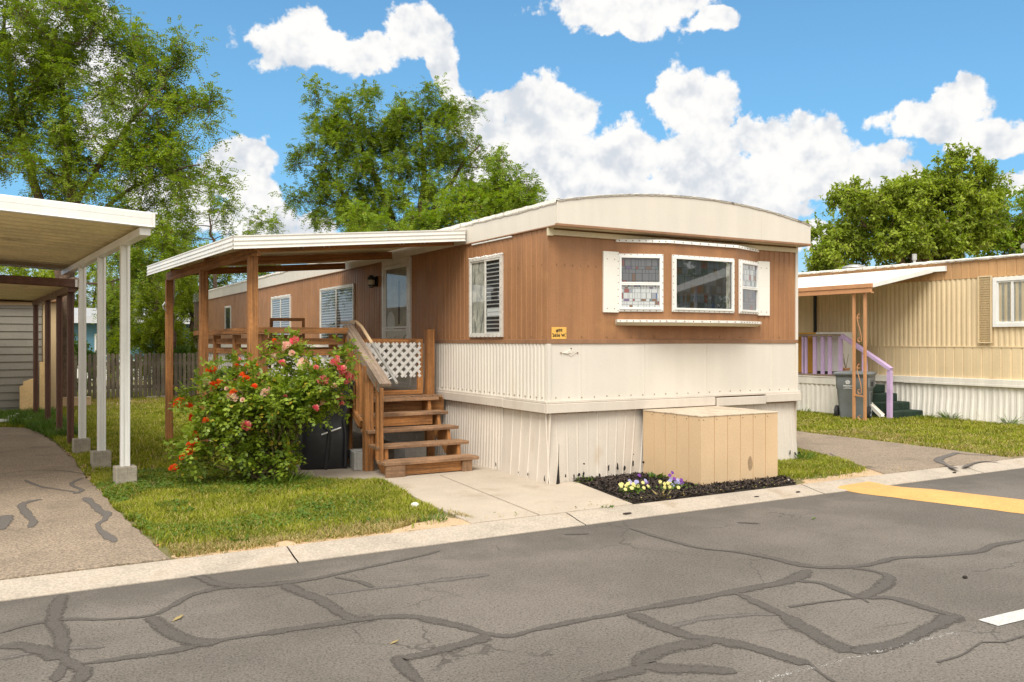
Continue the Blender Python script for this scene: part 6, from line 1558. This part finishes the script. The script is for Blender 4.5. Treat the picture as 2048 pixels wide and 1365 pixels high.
# ------------------------------------------------------------------ rose bush
RB = Vector((2.30, 9.05, 0)); RR = Vector((C_, -S_, 0)); RF = Vector((S_, C_, 0)); D_R = RB.dot(RF)
rbush = thing('rose_bush', 'big rose bush with red, orange and pink blooms in front of the deck', 'rose bush', tuple(RB))
r = np.random.default_rng(55); b = MB()
def rp(px, py, dd=0.0):                                  # a point of the bush: photo direction, depth round its middle
    return at(px, py, D_R + dd)
lobes = [(540, 818, 0, 112, 26, .5, 30), (458, 812, 0, 48, 24, .4, 13), (606, 792, 0, 44, 22, .36, 12), (555, 775, .05, 88, 9, .36, 12), (515, 862, 0, 62, 22, .36, 15), (430, 855, -.05, 20, 26, .25, 5), (535, 905, 0, 34, 22, .28, 9), (400, 908, -.1, 16, 12, .16, 4),
         (640, 772, 0, 22, 9, .25, 4), (584, 722, .1, 6, 10, .06, 2), (410, 785, 0, 8, 8, .1, 2), (698, 708, .1, 4, 5, .05, 1), (520, 942, -.05, 28, 9, .2, 5), (485, 892, -.1, 42, 16, .28, 8), (555, 915, -.15, 30, 18, .25, 7), (470, 860, -.1, 30, 18, .25, 6)]
cl = []
for (px, py, dd, rx, ry, rdp, n) in lobes:
    c = np.array(rp(px, py, dd)); k = D_R / F_
    v = unit(r.normal(0, 1, (n, 3))) * (r.uniform(.05, 1, n) ** (1 / 2.2))[:, None]
    cl.append(c + np.outer(v[:, 0] * rx * k, np.array(RR)) + np.outer(v[:, 1] * rdp, np.array(RF)) + np.outer(v[:, 2] * ry * k, [0, 0, 1]))
cl = np.concatenate(cl); cl[:, 2] = np.maximum(cl[:, 2], .07)
for c in cl:
    s = RB + RR * r.uniform(-.14, .14) + RF * r.uniform(-.1, .1); c = Vector(c); mdl = s.lerp(c, .55) + Vector((0, 0, .12 * (c.z + .2))) + Vector(r.normal(0, .04, 3))
    b.tube([s, s.lerp(mdl, .5) + Vector((0, 0, .06)), mdl, c], [.011, .009, .006, .003], 5, cap=False)
cz = []
for c in cl:
    v = c - np.array([0, 0, H_]); dpt = v[0] * S_ + v[1] * C_; cz.append((CX_ + F_ * (v[0] * C_ - v[1] * S_) / dpt, CY_ - F_ * v[2] / dpt, dpt))
cz = np.array(cz)
roses = [(390, 390, 'o', 30), (515, 420, 'w', 17), (585, 350, 'o', 15), (660, 348, 'o', 16), (710, 360, 'o', 24), (352, 475, 'w', 18), (450, 485, 'o', 26), (405, 495, 'o', 20), (650, 450, 'o', 22), (625, 415, 'o', 15), (715, 505, 'o', 16), (555, 545, 'o', 17), (545, 585, 'w', 27), (400, 535, 'w', 18), (795, 550, 'w', 21),
         (150, 635, 'o', 34), (215, 655, 'o', 22), (250, 735, 'o', 22), (345, 760, 'o', 16), (250, 840, 'o', 19), (270, 875, 'o', 23), (230, 945, 'o', 18), (265, 940, 'o', 15), (225, 990, 'o', 20), (168, 1035, 'o', 15), (108, 1128, 'o', 26), (655, 800, 'p', 25), (1020, 150, 'p', 22), (955, 200, 'w', 26), (1000, 250, 'w', 16), (868, 285, 'w', 23), (925, 328, 'p', 20),
         (1095, 335, 'w', 33), (1185, 360, 'p', 14), (1330, 325, 'p', 28), (1380, 378, 'p', 26), (1410, 435, 'p', 34), (1235, 460, 'p', 26), (1320, 500, 'w', 14), (1365, 585, 'p', 23), (1380, 635, 'p', 14), (1232, 630, 'w', 16), (1180, 668, 'p', 18), (625, 605, 'w', 11), (600, 300, 'p', 11), (1025, 1070, 'o', 20), (1008, 1100, 'o', 14), (950, 580, 'p', 10), (865, 155, 'o', 11), (1345, 285, 'p', 13), (820, 520, 'w', 10), (505, 520, 'w', 10)]
def rose_mesh(seed):
    q = np.random.default_rng(seed); V = []; Fc = []
    for ringk, (n, rad, z, tilt, w, h) in enumerate(((5, .10, .35, 1.35, .42, .62), (6, .28, .22, 1.05, .58, .72), (7, .50, .05, .62, .72, .72), (7, .62, -.12, .25, .78, .66))):
        for k in range(n):
            a = 6.283 * (k + .5 * (ringk % 2)) / n + q.uniform(-.2, .2); tl = tilt + q.uniform(-.15, .15)
            o = np.array([math.cos(a), math.sin(a), 0]); s = np.array([-math.sin(a), math.cos(a), 0]); u = o * math.cos(tl) + np.array([0, 0, 1]) * math.sin(tl); nn = np.cross(s, u)
            p0 = o * rad * .45 + np.array([0, 0, z - .2]); i = len(V); hh = h * q.uniform(.85, 1.15)
            for (x, y, cz) in ((0, 0, 0), (-.55, .45, .1), (0, .5, -.06), (.55, .45, .1), (-.42, .9, .02), (0, 1.04, -.12), (.42, .9, .02)):
                V.append(p0 + s * x * w + u * y * hh + nn * cz * w * 1.4 - o * (.12 * (y > .8)))
            Fc += [(i, i + 2, i + 1), (i, i + 3, i + 2), (i + 1, i + 2, i + 5), (i + 1, i + 5, i + 4), (i + 2, i + 3, i + 6), (i + 2, i + 6, i + 5)]
    return np.array(V), np.array(Fc)
RM = {}
for k, key in enumerate(('o', 'p', 'w')):
    v, f = rose_mesh(3 + k); me = mesh_np('rose', v, f); me.materials.append(M['rose_' + key]); RM[key] = me
for (zx, zy, key, rad) in roses:
    px, py = 320 + zx / 3.79, 640 + zy / 3.79
    near = cz[np.hypot(cz[:, 0] - px, cz[:, 1] - py) < 34]; dd = (near[:, 2].min() - D_R - .17 if len(near) else 0.0) + r.uniform(-.06, .02)
    if zy > 1040 and zx > 900: dd = .35
    p = rp(px, py, dd); o = bpy.data.objects.new('rose', RM[key]); COL.objects.link(o); o.parent = rbush
    o.location = p - RB; s = rad / 3.79 * D_R / F_ * 2.05; o.scale = (s, s, s * .9)
    tilt = Vector((r.uniform(-.6, .6), r.uniform(-1.0, .1), .75)).normalized(); o.rotation_euler = tilt.to_track_quat('Z', 'Y').to_euler()
    # the cane that carries it
    kk = int(np.argmin(np.linalg.norm(cl - np.array(p), axis=1))); c = Vector(cl[kk])
    b.tube([c, c.lerp(p, .5) + Vector((0, 0, .03)), p - tilt * .4 * s], [.005, .004, .003], 4, cap=False)
    cl = np.concatenate([cl, [np.array(c.lerp(p, .55))]]) if (c - p).length > .12 else cl
b.build('stems', M['stem'], rbush)
tw = 23; idx = np.repeat(np.arange(len(cl)), tw); m = len(idx)
d = unit(r.normal(0, 1, (m, 3)) + np.array([0, 0, .3])); pos = cl[idx] + d * (.15 * r.uniform(.15, 1.15, m))[:, None]
pos[:, 2] = np.maximum(pos[:, 2], .04); fd = unit(d + r.normal(0, .6, (m, 3)))
L = .085 * r.uniform(.7, 1.3, m); up = np.array([0, 0, 1.0]); out = []
sd_ = unit(np.cross(fd, up + r.normal(0, .3, (m, 3)))); nr = unit(np.cross(sd_, fd))
for k, (t, s) in enumerate(((.35, -1), (.35, 1), (.72, -1), (.72, 1), (1.0, 0))):
    p = pos + fd * (L * t)[:, None] - up * (L * .25 * t * t)[:, None]
    a = unit((sd_ * s * .95 + fd * (.45 if s else 1)) - up * .15 + r.normal(0, .15, (m, 3))); w = unit(np.cross(a, nr + r.normal(0, .3, (m, 3))))
    l_ = (.050 * r.uniform(.7, 1.25, m))[:, None]; ww = (.036 * r.uniform(.8, 1.2, m))[:, None] / 2; fold = nr * l_ * .1
    out.append(np.stack([p, p + a * l_ * .45 + w * ww + fold, p + a * l_, p + a * l_ * .45 - w * ww + fold], 1))
q = np.concatenate(out, 0); link('foliage', quads_np('foliage', q - np.array(RB)), M['roseleaf'], rbush)
# small weeds at its foot
def weed_clump(name, label, c, rad, h, n, seed, material='weed', w=.012):
    r = np.random.default_rng(seed); t = thing(name, label, 'weed', c)
    a = r.uniform(0, 6.283, n); rr = rad * np.sqrt(r.uniform(0, 1, n)); b0 = np.stack([rr * np.cos(a), rr * np.sin(a), np.zeros(n)], 1)
    o = unit(np.stack([np.cos(a), np.sin(a), np.full(n, 1.2)], 1) + r.normal(0, .35, (n, 3))); hh = (h * r.uniform(.4, 1.15, n))[:, None]
    s = unit(np.cross(o, r.normal(0, 1, (n, 3)))); up = np.array([0, 0, 1.0])
    q = np.stack([b0 - s * w * .3, b0 + o * hh * .55 + s * w * .5, b0 + o * hh - up * hh * .12, b0 + o * hh * .55 - s * w * .5], 1)
    link('leaves', quads_np('leaves', q), M[material], t); return t
weed_clump('weed', 'long grass tuft growing at the foot of the rose bush', (2.42, 8.86, 0), .22, .2, 170, 1)
weed_clump('weed', 'grass tuft between the slab and the mulch at the skirting corner', (5.15, 7.38, 0), .07, .11, 50, 2)
weed_clump('weed', 'pale grass tuft in the mulch in front of the pansies', (5.26, 6.28, .01), .06, .10, 26, 3, 'drygrass')
weed_clump('weed', 'tiny weed in the joint between slab and kerb', (4.55, 6.18, 0), .05, .03, 26, 4)
weed_clump('weed', 'leafy weed in the mulch against the left side of the tan box', (5.9, 7.1, .01), .08, .12, 30, 5, w=.03)
weed_clump('weed', 'weed tuft by the grass edge nearest the kerb', (2.97, 6.42, 0), .09, .08, 50, 6)
weed_clump('weed', "tall weed against the neighbour's white skirting, right of the green steps", (15.15, 9.8, 0), .10, .26, 110, 7, w=.009)
weed_clump('weed', "smaller weed beside the bottom green step", (15.0, 10.2, 0), .16, .13, 120, 8, w=.008)
weed_clump('weed', "thin vine on the neighbour's skirting near the right edge", (15.2, 8.72, 0), .05, .26, 50, 9, w=.01)
weed_clump('weed', "weeds under the neighbour's porch edge behind the grey bin", (14.1, 12.6, 0), .3, .15, 110, 10, w=.01)
weed_clump('weed', 'weeds growing through the skirting at the right front corner', (8.45, 7.4, 0), .08, .18, 70, 11, w=.009)
for k, (x, y, rr_, hh_) in enumerate(((1.6, 6.95, .07, .07), (2.35, 7.4, .09, .08), (1.25, 7.8, .08, .09), (2.75, 8.1, .08, .07), (1.9, 8.4, .1, .08), (1.45, 6.5, .06, .06), (2.5, 6.6, .07, .06))):
    where = ('left of centre near the kerb', 'in the middle of the lawn', 'by the driveway edge', 'near the walkway corner', 'just in front of the rose bush', 'at the bare strip by the kerb, left', 'at the bare strip by the kerb, right')[k]
    weed_clump('weed', 'broad leaved weed rosette in the front lawn, ' + where, (x, y, 0), rr_, hh_, 22, 40 + k, w=.03)
# pansies
def pansy(label, c, cols, seed):
    r = np.random.default_rng(seed); t = thing('pansy_plant', label, 'pansies', c, 0, None)
    n = 150; p = np.stack([r.normal(0, .085, n), r.normal(0, .06, n), r.uniform(.01, .075, n)], 1); a = unit(r.normal(0, 1, (n, 3)) + np.array([0, 0, .4])); w = unit(np.cross(a, r.normal(0, 1, (n, 3)))); l_ = r.uniform(.02, .04, n)[:, None]
    link('leaves', quads_np('leaves', np.stack([p, p + a * l_ * .5 + w * .009, p + a * l_, p + a * l_ * .5 - w * .009], 1)), M['weed'], t)
    V = []; Fc = []
    for k in range(5):
        an = k * 1.2566 + .3; o = np.array([math.cos(an), math.sin(an), 0]); s = np.array([-o[1], o[0], 0]); i = len(V)
        V += [np.zeros(3), o * .55 - s * .55 + [0, 0, .08], o * 1.0 - s * .25 + [0, 0, .02], o * 1.0 + s * .25 + [0, 0, .02], o * .55 + s * .55 + [0, 0, .08]]; Fc += [(i, i + 1, i + 2), (i, i + 2, i + 3), (i, i + 3, i + 4)]
    for (x, y, z, key) in cols:
        if ('pf_' + key) not in RM:
            me = mesh_np('flower', np.array(V), np.array(Fc)); me.materials.append(M['pansy_' + key]); RM['pf_' + key] = me
        o = bpy.data.objects.new('flower', RM['pf_' + key]); COL.objects.link(o); o.parent = t; o.location = (x, y, z); o.scale = (.019,) * 3
        o.rotation_euler = Vector((r.uniform(-.5, .2), -1, r.uniform(.3, 1.0))).normalized().to_track_quat('Z', 'Y').to_euler()
rr = random.Random(3)
pansy('yellow and lilac pansies in the mulch, left clump', (5.17, 6.58, .01), [(rr.gauss(-.09, .06), rr.gauss(-.03, .04), rr.uniform(.06, .11), 'y') for _ in range(13)] + [(rr.gauss(.03, .05), rr.gauss(.02, .05), rr.uniform(.08, .12), 'l') for _ in range(8)] + [(.1, .05, .16, 'v'), (.15, 0, .09, 'v'), (.09, -.02, .1, 'y'), (.12, -.06, .07, 'y'), (.06, -.07, .06, 'y')], 1)
pansy('violet and yellow pansies in the mulch, right clump by the box', (5.57, 6.5, .01), [(rr.gauss(-.09, .04), rr.gauss(-.02, .04), rr.uniform(.05, .1), 'y') for _ in range(8)] + [(rr.gauss(.02, .05), rr.gauss(0, .05), rr.uniform(.06, .11), 'l') for _ in range(8)] + [(.05, .05, .17, 'v'), (.03, 0, .12, 'v'), (.12, 0, .10, 'v'), (.1, -.03, .07, 'v'), (.16, .02, .06, 'v'), (0, .03, .15, 'v')], 2)
# little stones and scraps
def lump(name, label, cat, c, s, material, seed):
    r = np.random.default_rng(seed); t = MB(); n = 9
    prof = [(.3, 0), (1, .25), (.9, .7), (.45, 1.0)]
    t.lathe((0, 0, 0), prof, n); t.v = [(x * s[0] * r.uniform(.8, 1.15), y * s[1] * r.uniform(.8, 1.15), z * s[2] * r.uniform(.85, 1.1)) for x, y, z in t.v]
    o = t.build(name, M[material], bevel=.004); o.location = c; return tag(o, label, cat)
lump('stone', 'white stone on the lawn edge by the walkway', 'stone', (3.08, 7.05, 0), (.045, .035, .045), 'rock', 1)
lump('stone', 'small pale stone in the mulch right of the tan box', 'stone', (7.02, 6.33, .01), (.03, .025, .03), 'rock', 2)
lump('debris', 'black scrap of bark lying on the kerb by the slab joint', 'scrap', (4.62, 5.98, -.03), (.05, .02, .015), 'mulchbase', 3)
lump('debris', 'dark brown scrap on the road near the white line', 'scrap', (5.30, 3.33, -.05), (.02, .016, .018), 'mulchbase', 4)
for k, (px, py) in enumerate(((1545, 1032), (1560, 1030), (1540, 1034))):
    pass
for k, (x, y, lab) in enumerate(((6.2, 6.0, 'dark mulch scrap on the kerb in front of the tan box, left'), (6.75, 5.98, 'dark mulch scrap on the kerb in front of the tan box, right'), (9.3, 5.97, 'dark twig scrap on the kerb by the right driveway'))):
    lump('debris', lab, 'scrap', (x, y, -.028), (.035, .014, .012), 'mulchbase', 10 + k)
def leafscrap(label, p, s, rz, material):
    b = MB(); b.prism([(-s, -.15 * s, 0), (.1 * s, -.32 * s, .004), (s, 0, .008), (.1 * s, .3 * s, .004)], (0, 0, .002)); o = b.build('leaf_scrap', M[material]); o.location = p; o.rotation_euler = (0, 0, rz); tag(o, label, 'scrap')
leafscrap('pale straw leaf lying on the road near the left edge', tuple(ground_at(355, 1238, -.047)), .05, .7, 'drygrass')
leafscrap('pale scrap on the road below the long crack', tuple(ground_at(788, 1286, -.047)), .03, .2, 'drygrass')
leafscrap('magenta petal at the driveway edge by the kerb', tuple(ground_at(319, 1091, .006)), .03, .3, 'rose_p')
leafscrap('pale green scrap on the road near the yellow hump', tuple(ground_at(1627, 1038, -.047)), .035, .1, 'weed')
print('leaf quads', TOT, len(q))
